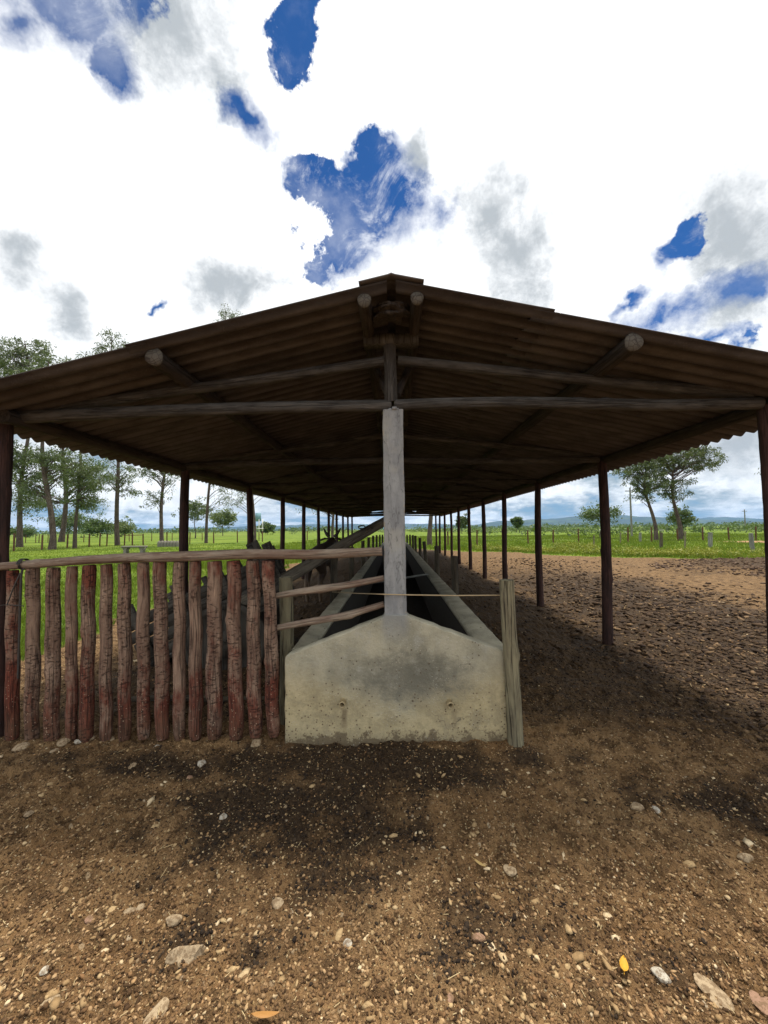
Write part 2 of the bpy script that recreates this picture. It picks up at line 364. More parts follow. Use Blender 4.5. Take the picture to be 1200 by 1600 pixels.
# ------------------------------------------------------------------ materials
def wood(name, a, b, dark, scale=1.0, red=None, redlo=.5, cracks=.5, rings=0.0, specks=0.0, lightend=None):
    m, t = material(name); lc = t.attr('lc'); x, y, z = t.xyz(lc)
    rnd = t.n.new('ShaderNodeObjectInfo').outputs['Random']
    stretch = t.comb(x, y, t.m('MULTIPLY', z, .09)); mid = t.comb(x, y, t.m('MULTIPLY', z, .35))
    s1 = t.noise(stretch, 60 * scale, 5, .65); s2 = t.noise(mid, 12 * scale, 5, .6); s3 = t.noise(stretch, 170 * scale, 3, .6)
    c = t.mix(t.step(s2, .35, .65), a, b)
    c = t.mix(t.m('MULTIPLY', t.step(s1, .5, .7), .8), c, dark)
    s4 = t.noise(t.vm('ADD', stretch, (5, 3, 1)), 45 * scale, 5, .7)
    c = t.mix(t.m('MULTIPLY', t.step(s4, .56, .70), .55), c, tuple(min(.6, q * 1.75) for q in a))
    hgt = t.m('ADD', s1, t.m('MULTIPLY', s3, .4))
    if red:
        geo = t.n.new('ShaderNodeNewGeometry').outputs['Position']; gzv = t.xyz(geo)[2]
        rn = t.noise(t.comb(x, y, t.m('MULTIPLY', z, .6)), 9, 6, .7)
        lowr = t.step(gzv, .75, .15); topr = t.step(gzv, 1.0, 1.25)
        rm = t.m('ADD', t.m('ADD', rn, t.m('MULTIPLY', lowr, .22)), t.m('ADD', t.m('MULTIPLY', topr, .15), t.m('MULTIPLY', t.m('SUBTRACT', rnd, .5), .22)))
        c = t.mix(t.m('MULTIPLY', t.step(rm, redlo - .05, redlo + .22), .85), c, t.mix(t.step(s3, .4, .6), red, tuple(q * .45 for q in red)))
        mud = t.m('MULTIPLY', t.step(gzv, .30, .02), t.step(rn, .35, .6))
        c = t.mix(t.m('MULTIPLY', mud, .6), c, (.13, .085, .05))
    if rings:
        rg_ = t.noise(t.comb(t.m('MULTIPLY', x, .35), t.m('MULTIPLY', y, .35), z), 75, 3, .6, dist=.5)
        rm2 = t.m('MULTIPLY', t.step(rg_, .55, .62), t.step(t.noise(mid, 5, 2), .36, .52))
        c = t.mix(t.m('MULTIPLY', rm2, rings), c, (.03, .016, .012))
        hgt = t.m('SUBTRACT', hgt, t.m('MULTIPLY', rm2, .6))
    ck = t.step(t.m('ABSOLUTE', t.m('SUBTRACT', t.noise(t.comb(x, y, t.m('MULTIPLY', z, .03)), 22 * scale, 2, .5), .5)), .022, .004)
    c = t.mix(t.m('MULTIPLY', ck, cracks), c, (.012, .009, .007))
    hgt = t.m('SUBTRACT', hgt, t.m('MULTIPLY', ck, cracks * 1.5))
    if specks:
        vd = t.vor(lc, 75); vcc = t.xyz(t.vor(lc, 75, out='Color'))
        geo2 = t.xyz(t.n.new('ShaderNodeNewGeometry').outputs['Position'])[2]
        sm_ = t.m('MULTIPLY', t.step(vd, .30, .2), t.m('MULTIPLY', t.step(vcc[0], .80, .84), t.step(geo2, .85, .1)))
        c = t.mix(t.m('MULTIPLY', sm_, specks), c, (.5, .38, .26))
    if lightend: c = t.mix(.0, c, lightend)
    t.l.new(c, t.p.inputs['Base Color'])
    t.l.new(t.bump(hgt, 1.0, .009), t.p.inputs['Normal'])
    return m
M_picket = wood('picket_wood', (.31, .21, .148), (.17, .10, .07), (.05, .030, .023), red=(.20, .046, .027), redlo=.55, rings=.65, specks=.85)
M_rail = wood('rail_wood', (.30, .24, .18), (.22, .15, .11), (.12, .065, .045), cracks=.4)
M_post = wood('shed_post_wood', (.070, .036, .030), (.042, .025, .022), (.018, .012, .011))
M_beam = wood('beam_wood', (.095, .088, .08), (.055, .05, .045), (.02, .018, .016))
M_purlin = wood('purlin_wood', (.06, .048, .04), (.04, .032, .027), (.018, .015, .013))
M_stake = wood('stake_wood', (.27, .24, .15), (.18, .155, .10), (.08, .065, .045), cracks=.7)
M_dstake = wood('dark_stake_wood', (.12, .10, .07), (.08, .068, .05), (.035, .03, .022))
M_cart = wood('cart_wood', (.095, .085, .07), (.06, .053, .045), (.026, .023, .02), scale=.5)
M_fencepost = wood('field_post_wood', (.17, .085, .05), (.11, .055, .035), (.05, .03, .02))
M_greypost = wood('grey_post_wood', (.27, .27, .24), (.2, .2, .18), (.09, .09, .08))
M_bark, t = material('bark')
lc = t.attr('lc'); bx, by, bz = t.xyz(lc)
b1 = t.noise(t.comb(bx, by, t.m('MULTIPLY', bz, .3)), 5, 6, .65); b2 = t.noise(t.comb(bx, by, t.m('MULTIPLY', bz, .25)), 22, 4, .6)
c = t.mix(t.step(b1, .38, .62), (.15, .115, .095), (.085, .063, .052)); c = t.mix(t.step(b2, .48, .66), c, (.035, .026, .022))
t.l.new(c, t.p.inputs['Base Color']); t.l.new(t.bump(b2, .6, .03), t.p.inputs['Normal'])

M_end, t = material('cut_end_grain'); t.p.inputs['Roughness'].default_value = 1
lc = t.attr('lc'); e1 = t.noise(lc, 60, 5, .7); e2 = t.vor(lc, 30, 'DISTANCE_TO_EDGE')
c = t.mix(e1, (.15, .135, .11), (.07, .062, .052)); c = t.mix(t.step(e2, .08, .0), c, (.05, .04, .035))
t.l.new(c, t.p.inputs['Base Color'])

M_conc, t = material('trough_concrete')
geo = t.n.new('ShaderNodeNewGeometry').outputs['Position']; x, y, z = t.xyz(geo)
k1 = t.noise(geo, 3.2, 8, .68); k2 = t.noise(geo, 10, 8, .74); k3 = t.noise(geo, 60, 4, .7)
c = t.mix(t.step(k1, .36, .64), (.48, .44, .32), (.30, .28, .205))
c = t.mix(t.m('MULTIPLY', t.step(k2, .5, .72), .55), c, (.42, .41, .36))
yel = t.step(t.m('ADD', t.m('ADD', t.m('MULTIPLY', z, -1.0), t.m('MULTIPLY', t.m('ABSOLUTE', x), .35)), t.m('MULTIPLY', k2, .5)), -.12, .18)
c = t.mix(t.m('MULTIPLY', yel, .7), c, t.mix(t.step(k2, .35, .65), (.62, .50, .27), (.36, .285, .15)))
# large grey damp stain low under the pillar
sx = t.m('DIVIDE', t.m('SUBTRACT', x, .12), .50); sz = t.m('DIVIDE', t.m('SUBTRACT', z, .44), .22)
sr = t.m('ADD', t.m('SQRT', t.m('ADD', t.m('MULTIPLY', sx, sx), t.m('MULTIPLY', sz, sz))), t.m('MULTIPLY', t.m('SUBTRACT', k2, .5), 2.2))
c = t.mix(t.m('MULTIPLY', t.step(sr, 1.15, .2), .66), c, (.11, .105, .085))
# mud splashes along the foot, thinning upward
vd = t.vor(geo, 46); vcl = t.xyz(t.vor(geo, 46, out='Color'))
spl = t.m('MULTIPLY', t.step(t.m('ADD', vd, t.m('MULTIPLY', k3, .25)), .42, .30), t.step(t.m('ADD', t.m('ADD', vcl[0], t.m('MULTIPLY', t.step(z, .5, .0), .50)), t.m('MULTIPLY', t.m('SUBTRACT', k1, .5), 1.4)), .88, .98))
v3 = t.vor(geo, 17); v3c = t.xyz(t.vor(geo, 17, out='Color'))
spl = t.m('MAXIMUM', spl, t.m('MULTIPLY', t.step(t.m('ADD', v3, t.m('MULTIPLY', k2, .9)), .62, .50), t.step(t.m('ADD', v3c[0], t.m('MULTIPLY', t.step(z, .4, .0), .35)), .92, .97)))
c = t.mix(t.m('MULTIPLY', spl, .85), c, (.10, .062, .035))
foot = t.step(t.m('ADD', z, t.m('MULTIPLY', t.m('SUBTRACT', k2, .5), .45)), .065, .015)
c = t.mix(t.m('MULTIPLY', foot, .8), c, (.10, .07, .045))
pale = t.m('MULTIPLY', t.step(t.vor(t.vm('ADD', geo, (3, 3, 3)), 60), .22, .12), t.step(t.noise(geo, 7, 3), .5, .6))
c = t.mix(t.m('MULTIPLY', pale, .7), c, (.55, .52, .44))
crk = t.m('MULTIPLY', t.step(t.m('ABSOLUTE', t.m('SUBTRACT', t.noise(geo, 3.1, 4, .6), .5)), .005, .0015), t.step(t.noise(geo, 2, 1), .5, .6))
c = t.mix(t.m('MULTIPLY', crk, .6), c, (.07, .06, .05))
nk = t.m('MULTIPLY', t.step(t.m('ABSOLUTE', t.m('ADD', x, .005)), .13, .06), t.step(z, .62, .88))
c = t.mix(t.m('MULTIPLY', nk, .8), c, (.25, .255, .25))
for dxp in (-.375, .405):
    sm2 = t.m('MULTIPLY', t.step(t.m('ABSOLUTE', t.m('ADD', t.m('SUBTRACT', x, dxp), t.m('MULTIPLY', t.m('SUBTRACT', k2, .5), .08))), .030, .006), t.m('MULTIPLY', t.step(z, .24, .215), t.step(z, .04, .16)))
    c = t.mix(t.m('MULTIPLY', sm2, .6 if dxp < 0 else .25), c, (.13, .085, .05))
t.l.new(c, t.p.inputs['Base Color']); t.l.new(t.bump(t.m('ADD', k3, t.m('MULTIPLY', k2, 1.5)), .6, .008), t.p.inputs['Normal'])

M_pillar, t = material('pillar_concrete')
geo = t.n.new('ShaderNodeNewGeometry').outputs['Position']; x, y, z = t.xyz(geo)
st = t.comb(x, y, t.m('MULTIPLY', z, .25)); k1 = t.noise(st, 14, 6, .65); k2 = t.noise(geo, 30, 5, .7); k0 = t.noise(geo, 3, 4, .6)
c = t.mix(t.step(k1, .35, .68), (.23, .235, .24), (.34, .345, .34)); c = t.mix(t.m('MULTIPLY', t.step(k2, .5, .72), .6), c, (.15, .155, .155))
c = t.mix(t.m('MULTIPLY', t.step(k0, .55, .68), .45), c, (.40, .38, .32))
crk = t.step(t.m('ABSOLUTE', t.m('SUBTRACT', t.noise(st, 7, 4, .6), .5)), .010, .002)
c = t.mix(t.m('MULTIPLY', crk, .5), c, (.08, .08, .08))
edge = t.m('MULTIPLY', t.step(t.m('ABSOLUTE', t.m('SUBTRACT', x, -.0)), .062, .08), t.step(t.noise(geo, 11, 3, .6), .60, .66))
c = t.mix(t.m('MULTIPLY', edge, .85), c, (.42, .34, .22))
t.l.new(c, t.p.inputs['Base Color']); t.l.new(t.bump(t.m('ADD', k2, k1), .5, .005), t.p.inputs['Normal'])

M_inner, t = material('dark_inner_concrete')  # near-black colour for the whole trough interior
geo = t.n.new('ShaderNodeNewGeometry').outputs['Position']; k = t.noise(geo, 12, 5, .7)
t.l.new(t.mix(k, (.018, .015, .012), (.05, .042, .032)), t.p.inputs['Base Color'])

YF_ = 2.38
M_roof, t = material('fibre_cement_sheet')
geo = t.n.new('ShaderNodeNewGeometry').outputs['Position']; x, y, z = t.xyz(geo)
k1 = t.noise(t.comb(t.m('MULTIPLY', x, .3), y, z), 7, 6, .65); k2 = t.noise(geo, 90, 3, .7); k0 = t.noise(geo, 1.3, 4, .6)
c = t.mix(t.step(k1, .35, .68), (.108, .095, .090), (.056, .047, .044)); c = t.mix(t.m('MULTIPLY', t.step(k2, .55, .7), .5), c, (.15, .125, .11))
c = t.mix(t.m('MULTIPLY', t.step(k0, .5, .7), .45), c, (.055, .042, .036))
groove_shade = t.m('MULTIPLY', t.step(t.m('SINE', t.m('ADD', t.m('MULTIPLY', y, 2 * PI / .13), -2 * PI * YF_ / .13 + PI * .3)), -.2, .95), t.step(t.noise(geo, 3, 4, .6), .30, .6, .5, 1))  # dark bands along the grooves, painted to strengthen the corrugation's shading
c = t.mix(t.m('MULTIPLY', groove_shade, .6), c, (.020, .014, .011))
t.l.new(c, t.p.inputs['Base Color']); t.l.new(t.bump(k2, .3, .003), t.p.inputs['Normal'])

def plain(name, colr, rough=.8, metal=0.0, var=.25, sc_=12):
    m, t = material(name); k = t.noise(t.attr('lc'), sc_, 5, .65)
    t.l.new(t.mix(k, tuple(q * (1 - var) for q in colr), tuple(q * (1 + var) for q in colr)), t.p.inputs['Base Color'])
    t.p.inputs['Roughness'].default_value = rough; t.p.inputs['Metallic'].default_value = metal
    return m
M_brass = plain('weathered_pipe', (.38, .30, .17), .5, .0)
M_black = plain('bore_dark_disc', (.012, .012, .012), .9)
M_wire = plain('old_wire', (.06, .055, .05), .6, .3)
M_cord = plain('tan_cord', (.42, .32, .19), .8)
M_stone = plain('pale_stone', (.37, .28, .175), .9, var=.35, sc_=40)
M_stone_w = plain('white_stone', (.46, .42, .34), .85, var=.2, sc_=60)
M_stone_r = plain('reddish_stone', (.30, .18, .12), .9, var=.3, sc_=50)
for mm in (M_stone, M_stone_w, M_stone_r):
    q = NT(mm.node_tree); bs = mm.node_tree.nodes['Principled BSDF']; old = bs.inputs['Base Color'].links[0].from_socket
    dd_ = q.noise(q.attr('lc'), 55, 6, .7); q.l.new(q.mix(q.m('MULTIPLY', q.step(dd_, .44, .58), .75), old, (.15, .095, .05)), bs.inputs['Base Color']); q.l.new(q.bump(dd_, .8, .006), bs.inputs['Normal'])
M_bench = plain('weathered_bench_concrete', (.20, .185, .155), .9)
M_white = plain('white_paint', (.75, .75, .72), .6, var=.08)
M_blue = plain('faded_blue_board', (.22, .38, .45), .6, var=.15, sc_=4)

# ------------------------------------------------------------------ the shed
D0, S = 2.87, 2.3
NF = 11
XL, XR = -2.86, 2.78
AP = 3.095; SL = .2235
YF, YB = 2.38, D0 + S * (NF - 1) + .45
def zr(x): return AP - SL * abs(x)
shed = empty('cattle_shed', (0, D0, 0), 'long open cattle shed with corrugated gable roof on dark timber posts', 'shed')
for k in range(NF):
    D = D0 + S * k
    rk = random.Random(k)
    for sx_, xx in ((-1, XL), (1, XR)):
        r = .062 if k else .055
        if k == 0: xx = -3.01 if sx_ < 0 else 2.742
        lean = rk.uniform(-.03, .03) if k > 1 else .0
        log((xx + lean, D + rk.uniform(-.03, .03), gz(xx, D) - .1), (xx, D, CAMZ + .875), r * 1.05, r * .9, seed=100 + k * 7 + sx_, bend=.006, rough=.05).build('post', M_post, shed, True)
        # tie beam in two halves meeting over the pillar
        xe = xx + (.0 if sx_ < 0 else -.06)
        if k == 0 and sx_ < 0: xe = -3.1
        log((sx_ * .012, D - .01, CAMZ + .934), (xe, D - .03, CAMZ + (.885 if k == 0 else .89)), .042, .05 if sx_ < 0 else .042, seed=200 + k * 5 + sx_, bend=.006).build('tie_beam', M_beam, shed, True)
        log((sx_ * .045, D + .01, CAMZ + 1.285), (sx_ * 2.66, D + .02, CAMZ + 1.285 - .12 * 2.62), .037, .04, seed=300 + k * 5 + sx_, bend=.006).build('rafter', M_beam, shed, True)
        log((sx_ * .03, D + .05, CAMZ + 1.03), (sx_ * .16, D + .42, CAMZ + 1.44), .03, .03, seed=350 + k * 5 + sx_, segs=8).build('brace', M_purlin, shed, True)
    log((-.012, D, CAMZ + .955), (-.018, D + .0, CAMZ + 1.393), .05, .046, seed=400 + k, segs=12).build('king_post', M_beam, shed, True)
    mb = MB(); box(mb, -.215, .2, D - .05, D + .05, CAMZ + 1.395, CAMZ + 1.47); mb.build('ridge_block', M_beam, shed)
    # concrete pillar with slightly worn edges
    mb = MB(); hs = np.r_[.60 if k == 0 else 0, .65, np.linspace(.7, CAMZ + .885, 14)]
    rg = np.random.default_rng(k); prof = []
    for hz in hs:
        hw = .083 - .009 * hz / 2.4; b = .008
        ring = [(-hw + b, -hw), (hw - b, -hw), (hw, -hw + b), (hw, hw - b), (hw - b, hw), (-hw + b, hw), (-hw, hw - b), (-hw, -hw + b)]
        prof.append([(a + rg.normal(0, .0013), D - .0 + c_ + rg.normal(0, .0013), hz) for a, c_ in ring])
    P = np.array(prof); nn = 8; m_ = len(hs)
    I = np.arange(m_ - 1)[:, None] * nn; J = np.arange(nn)[None]; J2 = (J + 1) % nn
    mb.add(P.reshape(-1, 3), np.stack([I + J, I + J2, I + nn + J2, I + nn + J], -1).reshape(-1, 4))
    top = P[-1].copy(); mb.add(top, np.arange(8)[None])
    # crumbled mortar on top
    for q in range(14):
        cx, cy = rg.uniform(-.06, .06), D + rg.uniform(-.075, .07)
        s0 = rg.uniform(.008, .02); box(mb, -s0, s0, -s0, s0, -.004, s0 * .9, Matrix.Rotation(rg.uniform(0, 3), 4, 'Z'), (cx, cy, CAMZ + .885))
    mb.build('pillar', M_pillar, shed)
for (xx, r, y0) in ((-.175, .043, 2.42), (.165, .040, 2.42), (-1.57, .056, 2.45), (1.53, .055, 2.43), (-2.86, .052, D0 - .16), (2.80, .052, D0 - .16)):
    zc = zr(xx) - .034 - r
    pr = log((xx, y0, zc), (xx, YB - .15, zc - .0), r, r, seed=int(abs(xx) * 100) + 7, bend=.0006, segs=70).build('purlin', M_purlin, shed, True)
    if y0 < 2.6:
        mb = MB(); th = np.arange(18) * 2 * PI / 18; rr = r * (1 + .05 * np.sin(3 * th + xx)) * 1.02
        ring = np.stack([xx + rr * np.cos(th), np.full(18, y0 - .012), zc + rr * np.sin(th)], -1)
        ring2 = ring + np.array([0, .016, 0]); inn = np.array([[xx, y0 - .014, zc]])
        vv = np.vstack([ring, ring2, inn]); k_ = np.arange(18); k2_ = (k_ + 1) % 18
        mb.add(vv, [np.stack([k2_, k_, np.full(18, 36)], -1), np.stack([k_, k2_, k2_ + 18, k_ + 18], -1)])
        ce = mb.build('cut_end', M_end, pr)
import bmesh
bm = bmesh.new(); bmesh.ops.create_icosphere(bm, subdivisions=4, radius=1)
rgn = np.random.default_rng(77); kk_ = rgn.standard_normal((7, 3)) * 4; ph_ = rgn.uniform(0, 6, 7)
for v_ in bm.verts:
    q = np.array(v_.co[:]); f_ = 1 + .09 * np.sin(kk_ @ q + ph_).sum() + .03 * rgn.standard_normal(); v_.co = Vector((q[0] * .105 * f_, q[1] * .10 * f_, q[2] * .05 * f_))
me = bpy.data.meshes.new('ridge_packing'); bm.to_mesh(me); bm.free(); a_ = me.attributes.new('lc', 'FLOAT_VECTOR', 'POINT'); a_.data.foreach_set('vector', np.array([v_.co[:] for v_ in me.vertices], np.float32).ravel())
me.materials.append(M_purlin); o = bpy.data.objects.new('ridge_packing', me); col.objects.link(o); o.parent = shed; o.location = Vector((-.005, 2.58, CAMZ + 1.49)) - shed.location
# corrugated sheets: two courses each side, lapped
def course(side, xa, xb, lift, y0, name='roof_sheet'):
    PITCH = .13; amp = .018
    ysn = np.arange(y0, YB, PITCH / 8); xn = np.linspace(xa, xb, 10)
    rg = np.random.default_rng(int(xa * 10) + (5 if side > 0 else 0))
    A, B = np.meshgrid(xn, ysn)
    sheet = np.floor((B - y0) / 1.04); lapn = (vnoise(sheet * 7.1, sheet * 0 + side, 1, 9) - .5)
    zz = AP - SL * A + lift + amp * np.cos(2 * PI * (B - y0) / PITCH) - amp + lapn * .006 + .012 * (vnoise(A, B, 2.0, 5 + side) - .5) * sstep(B, 2.6, 5)
    jag = lapn * .03 * (np.abs(A - xb) < 1e-6)
    V = np.stack([side * (A + jag), B, zz], -1)
    nx_, ny_ = len(xn), len(ysn); I = np.arange(ny_ - 1)[:, None] * nx_; J = np.arange(nx_ - 1)[None]
    F = np.stack([I + J, I + J + 1, I + nx_ + J + 1, I + nx_ + J], -1).reshape(-1, 4)
    if side < 0: F = F[:, ::-1]
    mb = MB(); mb.add(V.reshape(-1, 3), F)
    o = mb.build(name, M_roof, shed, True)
    md = o.modifiers.new('thick', 'SOLIDIFY'); md.thickness = .007; md.offset = -1
    return o
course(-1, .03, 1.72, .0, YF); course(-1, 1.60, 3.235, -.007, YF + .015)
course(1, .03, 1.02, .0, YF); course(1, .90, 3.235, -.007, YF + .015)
# ridge cap in lengths
yy = YF - .03; kk = 0
while yy < YB:
    mb = MB(); L_ = 1.1; lift = .008 + .006 * (kk % 2)
    ysn = np.linspace(yy, min(yy + L_, YB + .02), 18); xn = np.array([-.205, -.14, -.06, -.02, 0, .02, .06, .14, .205])
    A, B = np.meshgrid(xn, ysn); zz = AP - SL * np.abs(A) + lift + .004 * np.cos(2 * PI * (B - YF) / .13) + .004 * (np.abs(A) < .01)
    I = np.arange(len(ysn) - 1)[:, None] * 9; J = np.arange(8)[None]
    mb.add(np.stack([A, B, zz], -1).reshape(-1, 3), np.stack([I + J, I + J + 1, I + 9 + J + 1, I + 9 + J], -1).reshape(-1, 4))
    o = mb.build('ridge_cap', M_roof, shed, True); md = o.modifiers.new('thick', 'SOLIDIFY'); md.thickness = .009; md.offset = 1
    yy += L_ - .1; kk += 1

# ------------------------------------------------------------------ feed trough
TF = 2.778
trough = empty('feed_trough', (.02, TF, 0), 'long concrete feeding trough with humped end wall under the shed ridge', 'trough')
prof = [(-.80, -.08), (.845, -.08), (.835, .598), (.815, .612), (.765, .628), (.10, .868), (.086, .885), (-.08, .885), (-.095, .862), (-.70, .635), (-.775, .608), (-.80, .59)]
def resample(p, step):
    out = []
    for a, b in zip(p, p[1:] + p[:1]):
        n_ = max(1, int(math.dist(a, b) / step)); out += [(a[0] + (b[0] - a[0]) * i / n_, a[1] + (b[1] - a[1]) * i / n_) for i in range(n_)]
    return out
pp = resample(prof, .06); rg = np.random.default_rng(3)
PP = np.array(pp) + rg.normal(0, .0022, (len(pp), 2))
inset = PP + (np.array([.02, .35]) - PP) * .012
n_ = len(PP); mb = MB(); rings = [(inset, 0), (PP, .008), (PP, .112), (inset, .12)]
V = np.array([[q[0], TF + dy, q[1]] for R_, dy in rings for q in R_])
I = np.arange(3)[:, None] * n_; J = np.arange(n_)[None]; J2 = (J + 1) % n_
mb.add(V, np.stack([I + J, I + J2, I + n_ + J2, I + n_ + J], -1).reshape(-1, 4))
mb.add(V[:n_], np.arange(n_)[None]); mb.add(V[-n_:], np.arange(n_)[::-1][None])
mb.build('end_wall', M_conc, trough)
TB = D0 + S * (NF - 1)
for sx_ in (-1, 1):
    mb = MB(); ysn = np.arange(TF + .121, TB, .12)
    xo = .80 if sx_ < 0 else .835
    sec = [(xo, -.06), (xo, .595), (xo - .015, .61), (.655, .60), (.64, .585), (.60, .25), (.56, .14)]
    rg = np.random.default_rng(8 + sx_)
    V = np.array([[sx_ * (a + rg.normal(0, .003)), yv, b + rg.normal(0, .002)] for yv in ysn for a, b in sec]); q = len(sec)
    I = np.arange(len(ysn) - 1)[:, None] * q; J = np.arange(q - 1)[None]
    F = np.stack([I + J, I + J + 1, I + q + J + 1, I + q + J], -1).reshape(-1, 4)
    mb.add(V, F if sx_ < 0 else F[:, ::-1]); sw = mb.build('side_wall', M_conc, trough)
    # near-black lining sheet over the inner face
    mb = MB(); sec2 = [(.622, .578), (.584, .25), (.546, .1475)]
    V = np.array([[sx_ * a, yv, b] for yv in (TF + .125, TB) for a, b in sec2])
    mb.add(V, np.array([[0, 1, 4, 3], [1, 2, 5, 4]])); mb.build('dark_lining', M_inner, trough)
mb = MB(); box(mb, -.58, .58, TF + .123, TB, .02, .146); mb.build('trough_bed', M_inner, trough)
mb = MB(); box(mb, -.80, .835, TB, TB + .12, -.05, .62); mb.build('far_end_wall', M_conc, trough)
mb = MB(); tube(mb, [(-.63, 6.4, .58), (.65, 7.6, .612)], [.018, .018], 8, .04, 3); mb.build('cross_bar', M_greypost, trough, True)
for px, py in ((535.5, 1098), (703, 1099)):
    p = at(px, py, TF - .03)
    mb = MB(); th = np.arange(20) * 2 * PI / 20
    rings = [(.0195, .08), (.0195, -.022), (.0225, -.024), (.0225, -.04), (.0165, -.041), (.0165, .05)]
    V = np.array([[p.x + r * math.cos(a), p.y + dy, p.z + r * math.sin(a)] for r, dy in rings for a in th])
    I = np.arange(5)[:, None] * 20; J = np.arange(20)[None]; J2 = (J + 1) % 20
    mb.add(V, np.stack([I + J, I + J2, I + 20 + J2, I + 20 + J], -1).reshape(-1, 4))
    o = mb.build('drain_pipe', M_brass, trough, True)
    mb = MB(); V = np.array([[p.x + .0165 * math.cos(a), p.y + .03, p.z + .0165 * math.sin(a)] for a in th]); mb.add(V, np.arange(20)[None])  # black disc inside the pipe, painted darkness of its hollow
    mb.build('bore_dark_disc', M_black, o)

# ------------------------------------------------------------------ picket fence at the front left
fence = empty('picket_fence', (-1.6, 2.83, 0), 'rustic fence of fifteen round reddish timber pickets under a pole rail', 'fence')
PK = [(21, 18, 890, 1157, 24), (52, 50, 887, 1157, 25), (84, 81, 886, 1155, 26), (112, 112, 884, 1152, 20), (139, 135.5, 882, 1151, 24), (166, 166, 881, 1150, 21),
      (194.6, 194.6, 879, 1148, 22), (224.6, 224.4, 878, 1146, 21), (250, 253.6, 877, 1147, 23), (279.7, 281, 877, 1147, 20), (304.6, 306, 876, 1147, 20.5),
      (335, 336, 876, 1145, 24), (365, 369, 875, 1146, 22.5), (395, 399, 875, 1143, 21.5), (419.6, 427, 875, 1142, 20.5)]
for i, (xt, xb, yt, yb, wd) in enumerate(PK):
    Dp = 2.83
    a = at(xb, yb, Dp); b = at(xt, yt + 1, Dp); r = wd / 2 / 600 * Dp * math.cos(math.atan((616 - xb) / 600)) * .99
    a = a + (a - b).normalized() * .03
    rg = np.random.default_rng(60 + i); m_ = 34; tt = np.linspace(0, 1, m_)
    P = np.array(a)[None] + (np.array(b) - np.array(a))[None] * tt[:, None]
    P[:, 0] += .0045 * np.sin(tt * rg.uniform(4, 9) + rg.uniform(0, 6)) * np.sin(tt * PI) + .004 * np.sin(tt * 17 + i)
    rr = r * (1 + .03 * np.sin(tt * rg.uniform(5, 12) + rg.uniform(0, 6)) + .05 * np.exp(-((tt - rg.uniform(.3, .7)) / .04) ** 2)) * (1.05 - .06 * tt)
    rr[-1] *= .93; rr[0] *= .8; rr[1] *= .95
    mb = MB(); tube(mb, P, rr, 18, .03, 60 + i, knots=2); mb.build('picket', M_picket, fence, True)
def rail(pts, r, seed, mat=M_rail, name='rail', par=fence, sub=8):
    P = np.array([tuple(p) for p in pts]); tt = np.linspace(0, len(P) - 1, len(P) * sub)
    Q = np.stack([np.interp(tt, np.arange(len(P)), P[:, k]) for k in range(3)], -1)
    for _ in range(3): Q[1:-1] = (Q[:-2] + Q[1:-1] * 2 + Q[2:]) / 4
    rr = np.interp(tt, np.arange(len(P)), r)
    mb = MB(); tube(mb, Q, rr, 14, .05, seed, knots=3); return mb.build(name, mat, par, True)
DR = 2.80
rail([at(-60, 889, DR), at(0, 885, DR), at(60, 881, DR), at(130, 875, DR), at(210, 871, DR), at(300, 869, DR), at(390, 865.5, DR), at(480, 866.5, DR), at(540, 864.5, DR), at(597, 861.5, DR)],
     [.028, .029, .032, .033, .036, .038, .038, .035, .034, .031], 71)
rail([at(431, 931, 2.86), at(480, 923, 2.86), at(540, 915, 2.86), at(600, 903, 2.86)], [.022, .027, .027, .022], 72)
rail([at(432, 981, 2.86), at(480, 972, 2.86), at(540, 962, 2.86), at(600, 944, 2.86)], [.022, .026, .027, .022], 73)
# rusty wire twisted round the rail, with its loose end hanging
mb = MB()
c0 = at(37, 881.5, DR); loop = []
for q in range(34):
    a_ = q / 33 * 2 * PI * 2.6; loop.append((c0.x + (q / 33 - .5) * .03, c0.y - math.cos(a_) * .040, c0.z + math.sin(a_) * .040))
tube(mb, loop, [.004] * 34, 6)
tube(mb, [at(38, 888, 2.75), at(31, 897, 2.74), at(20, 921, 2.73), at(11, 945, 2.73), at(0, 946, 2.72), at(-20, 944, 2.72)], [.005, .005, .004, .004, .003, .003], 6)
tube(mb, [at(11, 945, 2.73), at(28, 946, 2.735), at(37, 947, 2.74)], [.004, .004, .003], 6)
tube(mb, [at(35, 890, 2.745), at(33, 900, 2.745), at(31, 960, 2.75), at(28, 1060, 2.755)], [.007, .008, .008, .006], 8, .05, 5)
tag(mb.build('tie_wire', M_wire, None, True), 'dark old wire and strap twisted round the left end of the fence rail', 'wire')

# ------------------------------------------------------------------ stakes beside the trough
def stake(name, mat, label, pt, pb, D, r, seed, cat='post', group=None, Db=None):
    a = at(pb[0], pb[1], Db or D); b = at(pt[0], pt[1], D); a.z = min(a.z, 0) - .03
    o = log((0, 0, 0), b - a, r * 1.06, r, seed=seed, bend=.006, n=18).build(name, mat, None, True); o.location = a
    return tag(o, label, cat, group)
stake('post', M_stake, 'short pale round post at the right front corner of the trough', (791.5, 906), (806, 1143), 2.735, .050, 500)
stake('post', M_stake, 'short greenish post just behind the last picket, left of trough', (446.5, 902), (449, 1040), 3.08, .054, 501)
GRP = 'short posts lining the feed trough'
names = ['second', 'third', 'fourth', 'fifth', 'sixth', 'seventh', 'eighth', 'ninth', 'tenth']
rs = [(710, 869, 5.87, 0), (682, 853, 8.4, 0), (662.5, 846, 11.4, -2), (656, 840.5, 13.9, 0), (649, 837, 16.7, 0), (645, 836, 19, 0), (640.5, 835.5, 22, 0), (636, 835.5, 25, 0)]
